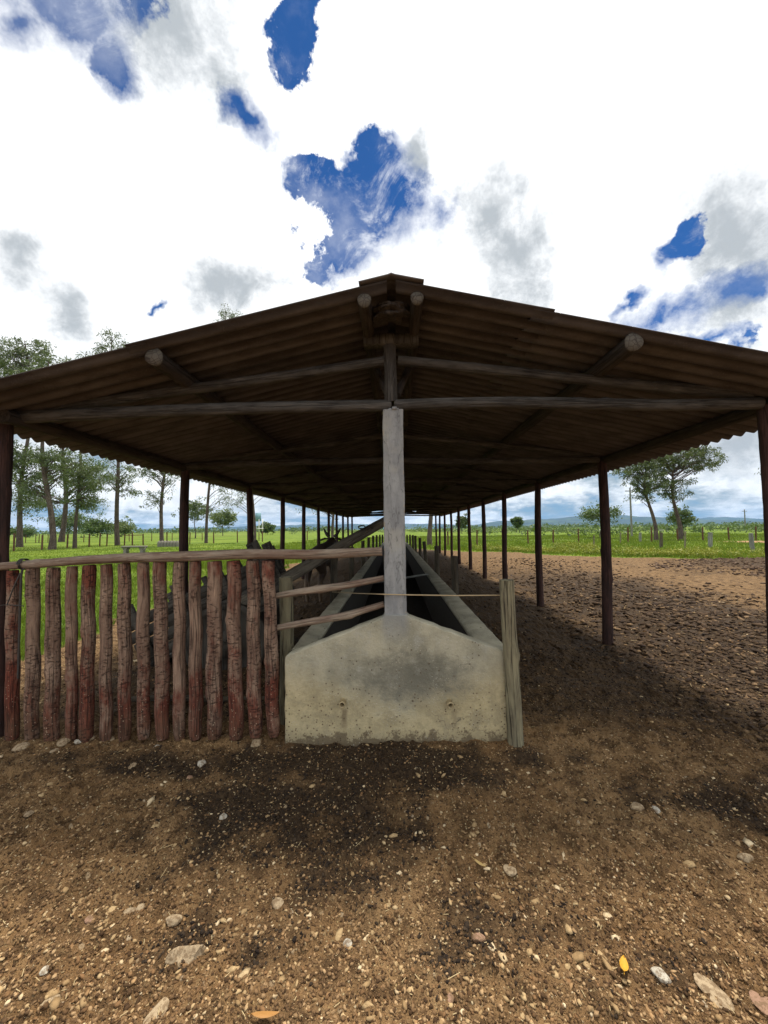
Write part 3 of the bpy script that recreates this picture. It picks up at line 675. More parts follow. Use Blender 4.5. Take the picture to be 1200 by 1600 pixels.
for i, (px, py, D, ln) in enumerate(rs):
    p = at(px, py, D); b = p.copy(); b.z = 0; bp = (px + 1.5, 860)
    o = log((0, 0, 0), (-(.10 if ln else .01), 0, p.z + .06), .056, .05, seed=510 + i, n=12).build('post', M_dstake, None, True)
    o.location = (p.x + (.10 if ln else .01), D, -.06)
    tag(o, ('leaning ' if ln else '') + 'dark stub post beside the right trough wall, %s from the front' % names[i], 'post', GRP)
ls = [(522, 857, 5.7), (549.5, 855, 8.2), (567, 845, 11.2), (576, 839.5, 13.8), (583, 837, 16.7), (588.5, 836, 19.2), (593.5, 835.5, 22), (597.5, 835.5, 25)]
for i, (px, py, D) in enumerate(ls):
    p = at(px, py, D)
    o = log((0, 0, 0), (.02, 0, p.z + .06), .056, .05, seed=530 + i, n=12).build('post', M_dstake, None, True); o.location = (p.x - .02, D, -.06)
    tag(o, 'dark stub post beside the left trough wall, %s from the front' % names[i], 'post', GRP)
# cord across the pillar
mb = MB(); cr = at(786, 930, 2.80); cp1 = at(637, 929.5, 2.768); cp0 = at(597, 928.5, 2.768); clf = at(519, 925, 5.62)
tube(mb, [cr, at(711, 930.6, 2.785), cp1], [.0045] * 3, 8); tube(mb, [cp1, cp0], [.0045] * 2, 8)
tube(mb, [cp0, at(558, 927.2, 3.6), clf], [.0045, .0045, .006], 8)
tube(mb, [cr + Vector((0, -.03, 0)), cr + Vector((.045, -.028, .003)), cr + Vector((.065, .0, .002))], [.005] * 3, 8)
tag(mb.build('cord', M_cord, None, True), 'thin tan cord stretched from right post across the concrete pillar', 'cord')
# log lying behind the pickets
o = log(at(190, 1094, 3.4), at(450, 1090, 3.5), .026, .024, seed=540, bend=.01).build('fallen_pole', M_dstake, None, True)
tag(o, 'thin grey pole lying on the ground behind the pickets', 'pole')

# ------------------------------------------------------------------ tipped ox cart behind the fence
cart = empty('ox_cart', (-2.2, 4.5, 0), 'old dark wooden ox cart tipped back behind the picket fence', 'cart')
# local frame: origin low tail end, ex along the bed (up to the right), ez normal to the bed, ey deeper
pa = at(222, 1046, 4.25); pb_ = at(440, 935, 4.55)
pa.z = max(pa.z, .0)
ex = (pb_ - pa).normalized(); ey = Vector((-.1, 1, 0)); ey = (ey - ex * ey.dot(ex)).normalized(); ez = ex.cross(ey).normalized()
def cm(a, b, c_): return pa + ex * a + ey * b + ez * c_
def cbox(mb, a0, a1, b0, b1, c0_, c1_):
    v = np.array([tuple(cm(a, b, c_)) for c_ in (c0_, c1_) for b in (b0, b1) for a in (a0, a1)])
    lc = np.array([(c_ * 1.0, b, a) for c_ in (c0_, c1_) for b in (b0, b1) for a in (a0, a1)], float) + random.uniform(-9, 9)
    mb.add(v, np.array([[0, 2, 3, 1], [4, 5, 7, 6], [0, 1, 5, 4], [2, 6, 7, 3], [0, 4, 6, 2], [1, 3, 7, 5]]), lc)
BL = (pb_ - pa).length
for side, b0 in (('near', 0), ('far', 1.05)):
    mb = MB()
    for q in range(4):
        w0 = .135 * q + .006; ex_ = random.uniform(-.05, .06)
        cbox(mb, -.02 + random.uniform(0, .05), BL + ex_, b0, b0 + .028, w0, w0 + .125)
    mb.build('side_boards', M_cart, cart)
    for q, a in enumerate((.12, .62, 1.12, 1.62, BL - .10)):
        mb = MB(); off = -.045 if side == 'near' else .03
        cbox(mb, a, a + .07, b0 + off, b0 + off + .045, -.06, .66 + (.09 if q in (3, 4) else .03)); mb.build('stake', M_cart, cart)
mb = MB()
for q in range(7): cbox(mb, .0, BL, .03 + q * .148, .03 + q * .148 + .14, -.045, -.012)
mb.build('bed', M_cart, cart)
mb = MB()
for q in range(4): cbox(mb, BL + .0, BL + .03, -.02, 1.07, .02 + .14 * q, .15 + .14 * q)
mb.build('end_board', M_cart, cart)
mb = MB(); cbox(mb, BL + .03, BL + .075, .18, .25, -.05, .66); cbox(mb, BL + .03, BL + .075, .55, .62, -.05, .66); cbox(mb, BL + .03, BL + .075, .9, .97, -.05, .66); mb.build('end_batten', M_cart, cart)
t0 = at(430, 910, 4.75); t1 = at(606, 812, 5.9)
log(t0 - (t1 - t0) * .35, t1, .085, .070, seed=551, bend=.006).build('drawbar', wood('drawbar_wood', (.19, .165, .125), (.13, .112, .088), (.06, .05, .04)), cart, True)
ax = cm(.95, -.28, -.16); ax2 = cm(.95, 1.33, -.16)
log(ax, ax2, .055, .055, seed=552).build('axle', M_cart, cart, True)
for b in (-.17, 1.22):
    cc = cm(.95, b, -.16); mb = MB(); Rw = .44; n_ = 36
    th = np.arange(n_) * 2 * PI / n_
    profl = [(Rw, -.035), (Rw, .035), (Rw - .07, .035), (Rw - .075, .02), (.14, .02), (.13, .06), (.05, .07), (0.001, .07), ]
    full = profl + [(r, -y_) for r, y_ in profl[::-1]]
    V = np.array([tuple(cc + ex * (r * math.cos(a)) + ez * (r * math.sin(a)) + ey * y_) for r, y_ in full for a in th])
    I = np.arange(len(full))[:, None]; J = np.arange(n_)[None]; J2 = (J + 1) % n_; I2 = (I + 1) % len(full)
    mb.add(V, np.stack([I * n_ + J, I * n_ + J2, I2 * n_ + J2, I2 * n_ + J], -1).reshape(-1, 4))
    mb.build('wheel', M_cart, cart)
mb = MB(); cq = at(565, 823, 5.5)
for L_ in range(3):
    tube(mb, [(cq.x + .05 * math.cos(a) + .004 * L_, cq.y + .03 * math.sin(a + L_), cq.z + .022 * math.sin(a) - .006 * L_) for a in np.linspace(0, 6.3, 22)], [.005] * 22, 6)
tube(mb, [(cq.x + .05, cq.y, cq.z - .01), (cq.x + .11, cq.y + .02, cq.z + .005), (cq.x + .17, cq.y + .06, cq.z - .035)], [.005] * 3, 6)
tag(mb.build('wire_coil', M_wire, None, True), 'small coil of dark wire caught on top of the slanting cart drawbar', 'wire')

# ------------------------------------------------------------------ dark cow behind the drawbar
M_hide, t = material('dark_hide')
lc = t.n.new('ShaderNodeTexCoord').outputs['Object']; hz_ = t.xyz(lc)[2]
k = t.noise(lc, 5, 5, .6)
c = t.mix(k, (.030, .019, .013), (.062, .04, .027)); c = t.mix(t.step(t.m('ADD', hz_, t.m('MULTIPLY', k, .2)), .68, .45), c, (.20, .145, .10))
t.l.new(c, t.p.inputs['Base Color']); t.p.inputs['Roughness'].default_value = .75
def skin_obj(name, verts, edges, radii, mat, parent=None, sub=2, root=0):
    me = bpy.data.meshes.new(name); me.from_pydata(verts, edges, []); o = bpy.data.objects.new(name, me); col.objects.link(o)
    o.modifiers.new('skin', 'SKIN'); sv = me.skin_vertices[0].data
    for i, r in enumerate(radii): sv[i].radius = (r, r) if not isinstance(r, tuple) else r; sv[i].use_root = (i == root)
    s_ = o.modifiers.new('sub', 'SUBSURF'); s_.levels = sub; s_.render_levels = sub
    o.modifiers['skin'].use_smooth_shade = True
    me.materials.append(mat)
    if parent: o.parent = parent
    return o
cow = empty('cow', (0, 0, 0), 'dark horned cow standing in the shade behind the slanting drawbar', 'cow')
V = [(-.52, 0, 1.06), (-.2, 0, 1.0), (.12, 0, .98), (.42, 0, 1.06), (.62, 0, 1.18), (.80, 0, 1.32), (.96, 0, 1.24), (1.14, 0, 1.10)]
Rr = [(.21, .20), (.27, .29), (.27, .30), (.21, .26), (.12, .17), (.10, .12), (.085, .10), (.06, .065)]
E = [(i, i + 1) for i in range(7)]
for sy in (-1, 1):
    n_ = len(V); V += [(-.50, sy * .15, .84), (-.40, sy * .17, .62), (-.60, sy * .15, .42), (-.54, sy * .15, .13), (-.50, sy * .15, .02)]
    Rr += [.14, .085, .048, .038, .05]; E += [(0, n_), (n_, n_ + 1), (n_ + 1, n_ + 2), (n_ + 2, n_ + 3), (n_ + 3, n_ + 4)]
    n_ = len(V); V += [(.40, sy * .14, .80), (.38, sy * .14, .60), (.40, sy * .14, .40), (.39, sy * .14, .13), (.42, sy * .14, .02)]
    Rr += [.11, .07, .05, .036, .048]; E += [(3, n_), (n_, n_ + 1), (n_ + 1, n_ + 2), (n_ + 2, n_ + 3), (n_ + 3, n_ + 4)]
skin_obj('body', V, E, Rr, M_hide, cow)
M_horn = plain('horn', (.07, .06, .05), .5)
for sy in (-1, 1):
    mb = MB(); tube(mb, [(.80, sy * .07, 1.40), (.79, sy * .13, 1.46), (.80, sy * .18, 1.54), (.84, sy * .23, 1.62)], [.045, .04, .03, .01], 10); mb.build('horn', M_horn, cow, True)
    mb = MB(); tube(mb, [(.76, sy * .09, 1.36), (.74, sy * .17, 1.36), (.73, sy * .25, 1.33), (.73, sy * .29, 1.30)], [.03, .065, .06, .015], 10, flat=.4); mb.build('ear', M_hide, cow, True)
mb = MB(); tube(mb, [(-.70, 0, 1.16), (-.78, 0, 1.05), (-.80, 0, .8), (-.79, .02, .55), (-.79, .02, .38)], [.03, .025, .018, .035, .008], 8); mb.build('tail', M_hide, cow, True)
cow.location = (-1.62, 8.5, -.01); cow.rotation_euler = (0, 0, rad(82)); cow.scale = (.96,) * 3

# ------------------------------------------------------------------ trees
def leafmat(name, a, b, sub=.0):
    m, t = material(name); g = t.n.new('ShaderNodeNewGeometry')
    k = t.noise(t.attr('lc'), .9, 3, .6); r = t.attr('tint', 'Fac')
    c = t.mix(t.step(k, .35, .65), a, b); c = t.mix(t.m('MULTIPLY', r, .5), c, tuple(min(1, q * 2.1) for q in b))
    t.l.new(c, t.p.inputs['Base Color']); t.p.inputs['Roughness'].default_value = .55; t.p.inputs['Specular IOR Level'].default_value = .4
    tr = t.n.new('ShaderNodeBsdfTranslucent'); t.l.new(t.mix(.5, c, (.12, .17, .02)), tr.inputs[0])
    mx_ = t.n.new('ShaderNodeMixShader'); mx_.inputs[0].default_value = .28
    t.l.new(t.p.outputs[0], mx_.inputs[1]); t.l.new(tr.outputs[0], mx_.inputs[2]); t.l.new(mx_.outputs[0], t.n['Material Output'].inputs[0])
    return m
M_euc = leafmat('eucalypt_leaf', (.070, .095, .040), (.11, .145, .055))
M_fig = leafmat('broad_leaf', (.055, .088, .026), (.095, .145, .038))
M_yel = leafmat('light_leaf', (.11, .15, .05), (.15, .19, .07))
def leaves(centres, radii, per, L, W, seed, droop=.6, mat=M_euc, parent=None, name='crown'):
    rg = np.random.default_rng(seed); C = np.repeat(np.array(centres), per, 0); Rd = np.repeat(np.array(radii), per)
    N = len(C); o = rg.standard_normal((N, 3)); o /= np.linalg.norm(o, axis=1)[:, None]; o *= rg.uniform(0, 1, (N, 1)) ** .5
    P = C + o * Rd[:, None] * np.array([1, 1, .75])
    d = rg.standard_normal((N, 3)); d[:, 2] = d[:, 2] * .7 - droop * 1.3; d /= np.linalg.norm(d, axis=1)[:, None]
    s = rg.standard_normal((N, 3)); s -= (s * d).sum(1)[:, None] * d; s /= np.linalg.norm(s, axis=1)[:, None]
    ln = L * rg.uniform(.6, 1.3, (N, 1)); wd = W * rg.uniform(.6, 1.3, (N, 1))
    V = np.stack([P, P + d * ln * .5 + s * wd * .5, P + d * ln, P + d * ln * .5 - s * wd * .5], 1).reshape(-1, 3)
    F = np.arange(N * 4).reshape(-1, 4); mb = MB(); mb.add(V, F)
    ob = mb.build(name, mat, parent); a = ob.data.attributes.new('tint', 'FLOAT', 'POINT'); a.data.foreach_set('value', np.repeat(rg.uniform(0, 1, N) ** 3, 4).astype(np.float32))
    return ob
def tree(name, label, base, H, r, lean, crowns, nb, per, L=.3, W=.09, clr=.7, seed=0, mat=M_euc, group=None, droop=.6, bark=M_bark, forks=None, lowest=.25, cat='tree', painted=False, flat3=1.0):
    """crowns: (dx, z, rx, rz, share) ellipsoids that the limbs reach into"""
    bx_, by_ = base; rg = np.random.default_rng(seed)
    root = empty(name, (bx_, by_, 0), label, cat, group)
    tt = np.linspace(0, 1, 16); ph = rg.uniform(0, 6)
    T = np.stack([bx_ + lean * tt ** 1.3 + r * 1.5 * np.sin(tt * 7 + ph) * tt ** .6, by_ + r * np.sin(tt * 4 + ph * 2) * tt, -.1 + (H + .1) * tt], -1)
    r = r * .68; tr = r * (1 - .86 * tt) * (1 + .22 * np.exp(-tt * 28)); mb = MB(); tube(mb, T, tr, 12, .06, seed)
    cen = []; cr = []
    tot = sum(c_[4] for c_ in crowns)
    for (dx, cz, rx, rz, sh) in crowns:
        for q in range(int(nb * sh / tot)):
            o = rg.standard_normal(3); o /= np.linalg.norm(o); o *= rg.uniform(.25, 1) ** .5
            tgt = np.array([bx_ + dx + o[0] * rx, by_ + o[1] * rx * .8 * flat3, cz + o[2] * rz])
            # limb start: on trunk somewhat below the target
            hz = np.clip(tgt[2] - rg.uniform(.35, .9) * abs(tgt[0] - bx_ - dx * .3) - rg.uniform(.3, 1.2) * .04 * H, lowest * H, H * .97)
            i = np.interp(hz, T[:, 2], tt); st = np.array([np.interp(i, tt, T[:, k]) for k in range(3)])
            r0 = min(np.interp(i, tt, tr) * .42, r * .2); l_ = np.linalg.norm(tgt - st)
            mid = st + (tgt - st) * .5 + np.array([0, 0, .12 * l_]) + rg.standard_normal(3) * .06 * l_
            u_ = np.linspace(0, 1, 6)[:, None]; Q = (1 - u_) ** 2 * st + 2 * u_ * (1 - u_) * mid + u_ ** 2 * tgt
            tube(mb, Q, np.linspace(max(r0, .018), .010, 6), 5, cap=False)
            k_ = rg.integers(2, 4)
            for z_ in range(k_):
                uu = rg.uniform(.6, 1); cpt = st + (tgt - st) * uu + rg.standard_normal(3) * clr * (.2 if z_ == 0 else .8)
                cen.append(cpt if z_ else tgt); cr.append(clr * rg.uniform(.5, 1.25))
    mb.build('trunk', bark, root, True)
    if painted:
        mb = MB(); tube(mb, T[:2] * [1, 1, 1], [tr[0] * 1.03, tr[1] * 1.05], 12); 
    leaves(cen, cr, per, L, W, seed + 1, droop, mat, root)
    return root
def gp(px, D): p = at(px, 840, D); return (p.x, D)
TG = 'tall trees standing left of the shed'
tree('eucalyptus_tree', 'tall dense eucalyptus nearest the left front shed post', gp(31, 43), 24, .42, .5,
     [(.3, 20.5, 3.8, 4.0, 1.5), (.5, 9.5, 3.0, 2.6, .9), (1.0, 5.2, 1.8, 1.3, .22), (-2.2, 21, 3, 3.2, .9)], 190, 34, .34, .11, .75, 1, group=TG)
tree('eucalyptus_tree', 'tall eucalyptus with leaning brown trunk, second from the left post', gp(82, 35), 18, .40, -1.6,
     [(-.6, 15.0, 3.0, 3.4, 1.2), (.6, 8.0, 2.6, 1.7, .75), (-2.0, 5.6, 1.3, .9, .3)], 105, 30, .28, .09, .65, 2, group=TG)
tree('broadleaf_tree', 'dark dense broadleaf tree farther back between the left trunks', gp(96, 66), 27, .62, 1.2,
     [(1.5, 22, 5, 6.5, 1), (3.6, 12, 5.0, 3.2, .7), (5.5, 7.0, 2.4, 1.8, .25), (-5, 7.5, 3, 2.2, .4)], 110, 32, .46, .16, 1.05, 3, group=TG, mat=M_fig)
tree('eucalyptus_tree', 'slim reddish trunked eucalyptus in middle of the left grove', gp(117, 37.5), 20, .25, .6,
     [(.3, 17.2, 2.0, 3.0, 1.1), (1.0, 6.8, 2.2, 1.8, .9), (1.6, 4.4, 1.0, .8, .3)], 105, 30, .28,   .08, .6, 4, group=TG)
tree('eucalyptus_tree', 'straight grey eucalyptus, open crown, right of the left grove', gp(184, 43), 24.5, .36, -1.0,
     [(-.9, 22.6, 1.9, 2.8, 1.3), (-.5, 17, 2.0, 3, .6), (-.3, 8.8, 2.3, 2.2, .55), (1.0, 6.4, 1.2, 1.0, .16)], 84, 30, .32, .09, .6, 5, group=TG)
tree('eucalyptus_tree', 'sparse eucalyptus with forked stems behind the whitewashed stones', gp(253, 40), 17, .30, .2,
     [(-1.9, 8.4, 1.2, 1.2, .4), (.3, 8.0, 1.6, 1.8, .6), (-.6, 5.4, 1.6, .9, .35), (.2, 13, 2, 3, .5)], 62, 24, .28, .07, .55, 6, group=TG, lowest=.17)
tree('eucalyptus_tree', 'thin pale eucalyptus just right of the second shed post', gp(322, 51), 32, .28, 3.0,
     [(3.1, 30.3, 1.9, 1.6, 1.3), (2.6, 6.2, 1.3, 1.6, .3), (2.6, 9.5, 1.6, 1.2, .3), (1.2, 20, 2, 4, .2)], 60, 24, .32, .08, .6, 7, group=TG, lowest=.12)
tree('eucalyptus_tree', 'thin eucalyptus beside the faded blue board', gp(398, 49), 20, .26, -.7,
     [(-2.4, 6.0, 1.8, 1.3, .35), (-1.5, 9.0, 1.7, 1.4, .4), (3.1, 6.6, .7, .8, .12), (0, 15, 2, 4, .4)], 42, 22, .30, .07, .6, 8, group=TG, lowest=.14)
tree('eucalyptus_tree', 'pale trunked eucalyptus beyond the left row of shed posts', gp(520, 60), 17, .33, .2,
     [(-4.2, 6.4, 2.0, .9, .45), (-1.6, 5.2, 1.4, .8, .2), (0, 13, 3, 3, .5)], 44, 22, .34, .08, .7, 9, group=TG, lowest=.2)
tree('eucalyptus_tree', 'thick grey trunk tree seen just right of the concrete pillar', gp(671, 35.5), 13, .33, .1,
     [(0, 11.0, 3, 2, 1)], 30, 26, .3, .09, .7, 10, group='trees past the far end of the shed', lowest=.5)
tree('eucalyptus_tree', 'leaning feathery tree on the right, the left one of the pair', gp(1025, 41), 9.0, .30, -1.3,
     [(-1.8, 8.2, 2.6, 1.3, 1), (-1.0, 6.4, 2.4, 1.2, .9), (-.4, 9.0, 1.8, .9, .4), (-1.0, 4.9, 1.1, .6, .16)], 100, 36, .26, .08, .48, 11, group='pair of trees right of shed', lowest=.36, droop=.8)
tree('eucalyptus_tree', 'taller wide crowned feathery tree, the right one of the pair', gp(1063, 42), 9.6, .34, -1.0,
     [(.4, 9.4, 3.0, 1.6, 1.2), (2.6, 9.0, 2.0, 1.1, .6), (-1.4, 8.3, 1.6, 1.3, .6), (-.4, 5.8, 1.9, 1.3, .6), (3.6, 8.0, 1.1, .5, .15)], 130, 36, .26, .08, .48, 12, group='pair of trees right of shed', lowest=.34, droop=.8)
tree('eucalyptus_tree', 'tree at the far right whose one leafy spray shows beside the post', (29.6 * 1.41 + .6, 42), 13, .3, 0,
     [(-1.4, 7.8, .9, .6, .15), (1.5, 10.5, 2.4, 1.6, .8)], 40, 24, .28, .08, .5, 13, lowest=.4, droop=.8)
def small(name, label, px, D, H, rx, seed, mat=M_fig, wide=1.0, nb=40, cz=None, rz=None):
    tree(name, label, gp(px, D), H * .8, .018 * H + .05, 0, [(0, cz or H * .68, rx, rz or H * .3, 1)], nb, 30, D * .0052, D * .0026, rx * .28, seed, mat, lowest=.25, droop=.1)
small('small_tree', 'small flat topped tree behind the second right shed post', 938, 52, 3.9, 2.6, 21, M_fig, nb=36, cz=3.2, rz=.6)
small('small_tree', 'small dark bushy tree behind the right leaning pair', 1068, 56, 4.2, 1.7, 22, M_fig, nb=36)
small('small_tree', 'round tree standing alone in the field right of the shed', 808, 120, 5.0, 1.7, 23, M_fig)
small('small_tree', 'round pale green tree far out in the left field', 348, 130, 8.4, 4.6, 24, M_yel, nb=44, cz=6.4, rz=2.2)
small('small_tree', 'thin small tree left of the pale round field tree', 305, 85, 8.2, 3.6, 25, M_euc, nb=34, cz=6.0, rz=2.2)
small('small_tree', 'dark low tree in the far field behind the blue board', 418, 150, 3.8, 3.0, 26, M_fig)
small('small_tree', 'small tree beyond the far right shed posts', 722, 110, 5.0, 1.6, 27, M_euc)
small('bush', 'dark round bush under the left grove, nearest the post', 107, 110, 7.0, 5.5, 28, M_fig, nb=50)
small('bush', 'wide olive bush left of the straight grey eucalyptus', 152, 120, 5.0, 5.0, 29, M_fig, nb=50)
small('bush', 'lighter green bush right of the straight grey eucalyptus', 190, 125, 5.2, 4.0, 30, M_yel, nb=40)
small('bush', 'low dark bush on the left horizon beside the shed post', 28, 130, 3.2, 5.0, 31, M_fig, nb=36)

# ------------------------------------------------------------------ far scrub and woods, hills
def belt(name, label, cat, segs, n, seed, mat, lo, hi, per=16):
    rg = np.random.default_rng(seed); cen = []; cr = []
    for q in range(n):
        xa, ya, xb, yb = segs[rg.integers(len(segs))]; u_ = rg.uniform(); d = rg.uniform(0, 1)
        x = xa + (xb - xa) * u_; y = ya + (yb - ya) * d; h_ = rg.uniform(lo, hi) * (.6 + .8 * vnoise(np.array([x]), np.array([y]), 30, seed)[0])
        cen.append((x, y, h_ * .45)); cr.append(h_ * .62)
    C = np.array(cen); rdv = np.array(cr)
    N = n * per; Cc = np.repeat(C, per, 0); rr = np.repeat(rdv, per); o = rg.standard_normal((N, 3)); o /= np.linalg.norm(o, axis=1)[:, None]; o *= rg.uniform(.5, 1, (N, 1))
    P = Cc + o * rr[:, None] * np.array([1.4, 1.0, .75]); P[:, 2] = np.maximum(P[:, 2], .05)
    d = rg.standard_normal((N, 3)); d /= np.linalg.norm(d, axis=1)[:, None]; s = rg.standard_normal((N, 3)); s -= (s * d).sum(1)[:, None] * d; s /= np.linalg.norm(s, axis=1)[:, None]
    ln = rr[:, None] * rg.uniform(.35, .7, (N, 1)); V = np.stack([P - d * ln * .5, P + s * ln * .35, P + d * ln * .5, P - s * ln * .35], 1).reshape(-1, 3)
    mb = MB(); mb.add(V, np.arange(N * 4).reshape(-1, 4)); ob = mb.build(name, mat)
    a = ob.data.attributes.new('tint', 'FLOAT', 'POINT'); a.data.foreach_set('value', np.repeat(rg.uniform(0, 1, N) ** 2, 4).astype(np.float32))
    return tag(ob, label, cat, kind='stuff')
belt('scrub', 'belt of green scrub beyond the right field', 'scrub', [(20, 60, 160, 130), (40, 70, 220, 160), (8, 120, 120, 230)], 1100, 41, M_fig, .6, 1.9)
belt('scrub', 'yellowish scrub scattered through the middle of the far field', 'scrub', [(-20, 130, 40, 260), (-60, 150, 40, 300), (0, 200, 200, 330)], 420, 42, M_yel, .5, 1.6)
belt('woodland', 'dark line of far trees along the left and middle horizon', 'woods', [(-900, 420, 400, 520), (-700, 380, -60, 500), (100, 480, 900, 640)], 1500, 43, M_fig, 2.5, 7)
M_hill, t = material('hill_cover')
geo = t.n.new('ShaderNodeNewGeometry').outputs['Position']; k = t.noise(geo, .004, 7, .65); k2 = t.noise(geo, .02, 5, .6)
c = t.mix(t.step(k, .45, .62), (.018, .036, .03), (.06, .09, .04)); c = t.mix(t.step(k2, .5, .65), c, (.03, .05, .025))
t.l.new(c, t.p.inputs['Base Color'])
def hills(prof_, D, depth, seed, label):
    """ridge profile given as (x metres, crest height) pairs"""
    xsn = np.linspace(prof_[0][0], prof_[-1][0], 260); hp = np.interp(xsn, [q[0] for q in prof_], [q[1] for q in prof_])
    for _ in range(4): hp[1:-1] = (hp[:-2] + 2 * hp[1:-1] + hp[2:]) / 4
    ysn = np.linspace(-1, 1, 26); A, B = np.meshgrid(xsn, ysn); Hh = hp[None] * np.clip(np.cos(B * PI / 2), 0, 1) ** .8
    Z_ = Hh * (.86 + .28 * vnoise(A, B * depth, 420, seed)) + Hh / (hp.max() + 1) * 22 * (vnoise(A, B * depth, 130, seed + 1) - .5) - 6
    mb = MB(); I = np.arange(25)[:, None] * 260; J = np.arange(259)[None]
    mb.add(np.stack([A, D + B * depth, Z_], -1).reshape(-1, 3), np.stack([I + J, I + J + 1, I + 260 + J + 1, I + 260 + J], -1).reshape(-1, 4))
    return tag(mb.build('hills', M_hill, None, True), label, None, None, 'structure')
def hp_(D, lst):
    out = []
    for px, py in lst:
        p = at(px, py, D); out.append((p.x, max(p.z, 0) + 5))
    return out
hills(hp_(6000, [(690, 826), (720, 822), (760, 817), (800, 813), (830, 811), (850, 812), (900, 808), (940, 806), (965, 806), (1000, 809), (1040, 811), (1090, 813), (1200, 818), (1300, 822), (1400, 824)]), 6000, 1500, 1, 'blue green ridge right of shed')
hills(hp_(7500, [(1020, 822), (1060, 814), (1090, 811), (1120, 807.5), (1135, 808), (1160, 811), (1200, 813.5), (1280, 812), (1400, 818), (1500, 822)]), 7500, 1200, 2, 'far blue hill at right')
hills(hp_(8000, [(-200, 836), (100, 831), (300, 825), (400, 822), (470, 820), (560, 820), (620, 819), (680, 819), (730, 821), (800, 824)]), 8000, 1100, 3, 'low pale hills beyond the far end')

# ------------------------------------------------------------------ field fences
def field_fence(label, pts, mats, h=1.25, r=.06, wires=3, closer=None, rails=False):
    root = empty('field_fence', (pts[0][0], pts[0][1], 0), label, 'fence')
    for i, (x, y) in enumerate(pts):
        rg = random.Random(int(x * 100)); hh = h * rg.uniform(.92, 1.1)
        log((x, y, -.1), (x + rg.uniform(-.05, .05), y, hh), r * rg.uniform(.8, 1.2), r * .9, seed=int(abs(x) * 31) + 3, n=8, segs=6).build('post', mats[i % len(mats)], root, True)
    for wv in range(wires):
        z = h * (.3 + .3 * wv); mb = MB()
        tube(mb, [(x, y, z + .0) for x, y in pts], [.006] * len(pts), 4); mb.build('wire', M_wire, root)
    return root
def fp(lst): return [(at(px, 840, D).x, D) for px, D in lst]
field_fence('post and wire fence crossing the grass below the left trees', fp([(-30, 30), (22, 32), (66, 34), (105.5, 38.5), (139.5, 40), (156, 40.5), (167, 41), (194.5, 42.5), (207, 43), (224, 44), (261, 45.5), (296.5, 47), (334, 49), (371, 50), (410, 52), (440, 53), (480, 54)]), [M_fencepost], 1.42, .075)
field_fence('second wire fence farther back behind the left trees', fp([(40, 62), (56, 62), (61, 62), (75, 62), (100, 62), (131, 60), (185, 62), (202, 62), (237, 62), (269, 62), (316, 64)]), [M_fencepost], 1.3, .06)
mb = MB(); a_ = at(194.5, 836.5, 42.5); b_ = at(224, 836, 44); tube(mb, [a_, b_], [.04, .04], 8); tag(mb.build('gate_rail', M_fencepost, None, True), 'single level rail joining posts of the left field fence', 'rail')
field_fence('line of reddish fence posts across the right field', fp([(700, 34), (745, 34.5), (785, 35), (825, 35), (864, 36), (904, 36), (949, 36.5), (981, 37), (1018, 38), (1059, 39), (1098, 39.5), (1139, 40), (1181, 39), (1230, 38)]), [M_fencepost], 1.3, .07)
for i, (px, py0, py1, r, lab, mt) in enumerate([
    (1033, 832, 856.5, .10, 'weathered grey stump post nearest the leaning pair of trees', M_dstake),
    (1110, 832, 855.5, .125, 'thick pale grey post in the weeds right of the leaning trees', M_greypost),
    (1176, 833, 864, .10, 'leaning grey post at bare earth by the right shed post', M_greypost),
    (1070.5, 830, 858, .05, 'thin crooked pale stick in the weeds under the leaning trees', M_stake),
    (1000.5, 832, 847, .11, 'small grey post left of the leaning trees', M_greypost),
    (969.5, 832, 850, .05, 'thin pale stake between the second right shed post and the pole', M_stake),
    (928, 836, 862, .04, 'thin pale stake just left of the second right shed post', M_stake)]):
    g0 = onground(px, py1); tp = at(px - (3 if i == 2 else 0), py0, g0.y)
    o = log((0, 0, -.05), (tp.x - g0.x, 0, tp.z), r * 1.05, r * .95, seed=700 + i, n=12, rough=.12).build('post', mt, None, True); o.location = (g0.x, g0.y, 0)
    tag(o, lab, 'post')
# utility poles
for px, ptop, D, r, lab in ((987, 762, 58, .15, 'tall grey utility pole left of the leaning trees'), (1165, 796, 110, .17, 'distant utility pole near the right shed post')):
    x = at(px, 830, D).x; tp = at(px, ptop, D); root = empty('utility_pole', (x, D, 0), lab, 'pole')
    log((x, D, -.2), (x, D, tp.z), r, r * .7, seed=7, n=10, segs=8, rough=.01, knots=0).build('shaft', M_greypost, root, True)
    mb = MB(); box(mb, x - .7, x + .7, D - .06, D + .06, tp.z - .55, tp.z - .43); mb.build('cross_arm', M_greypost, root)

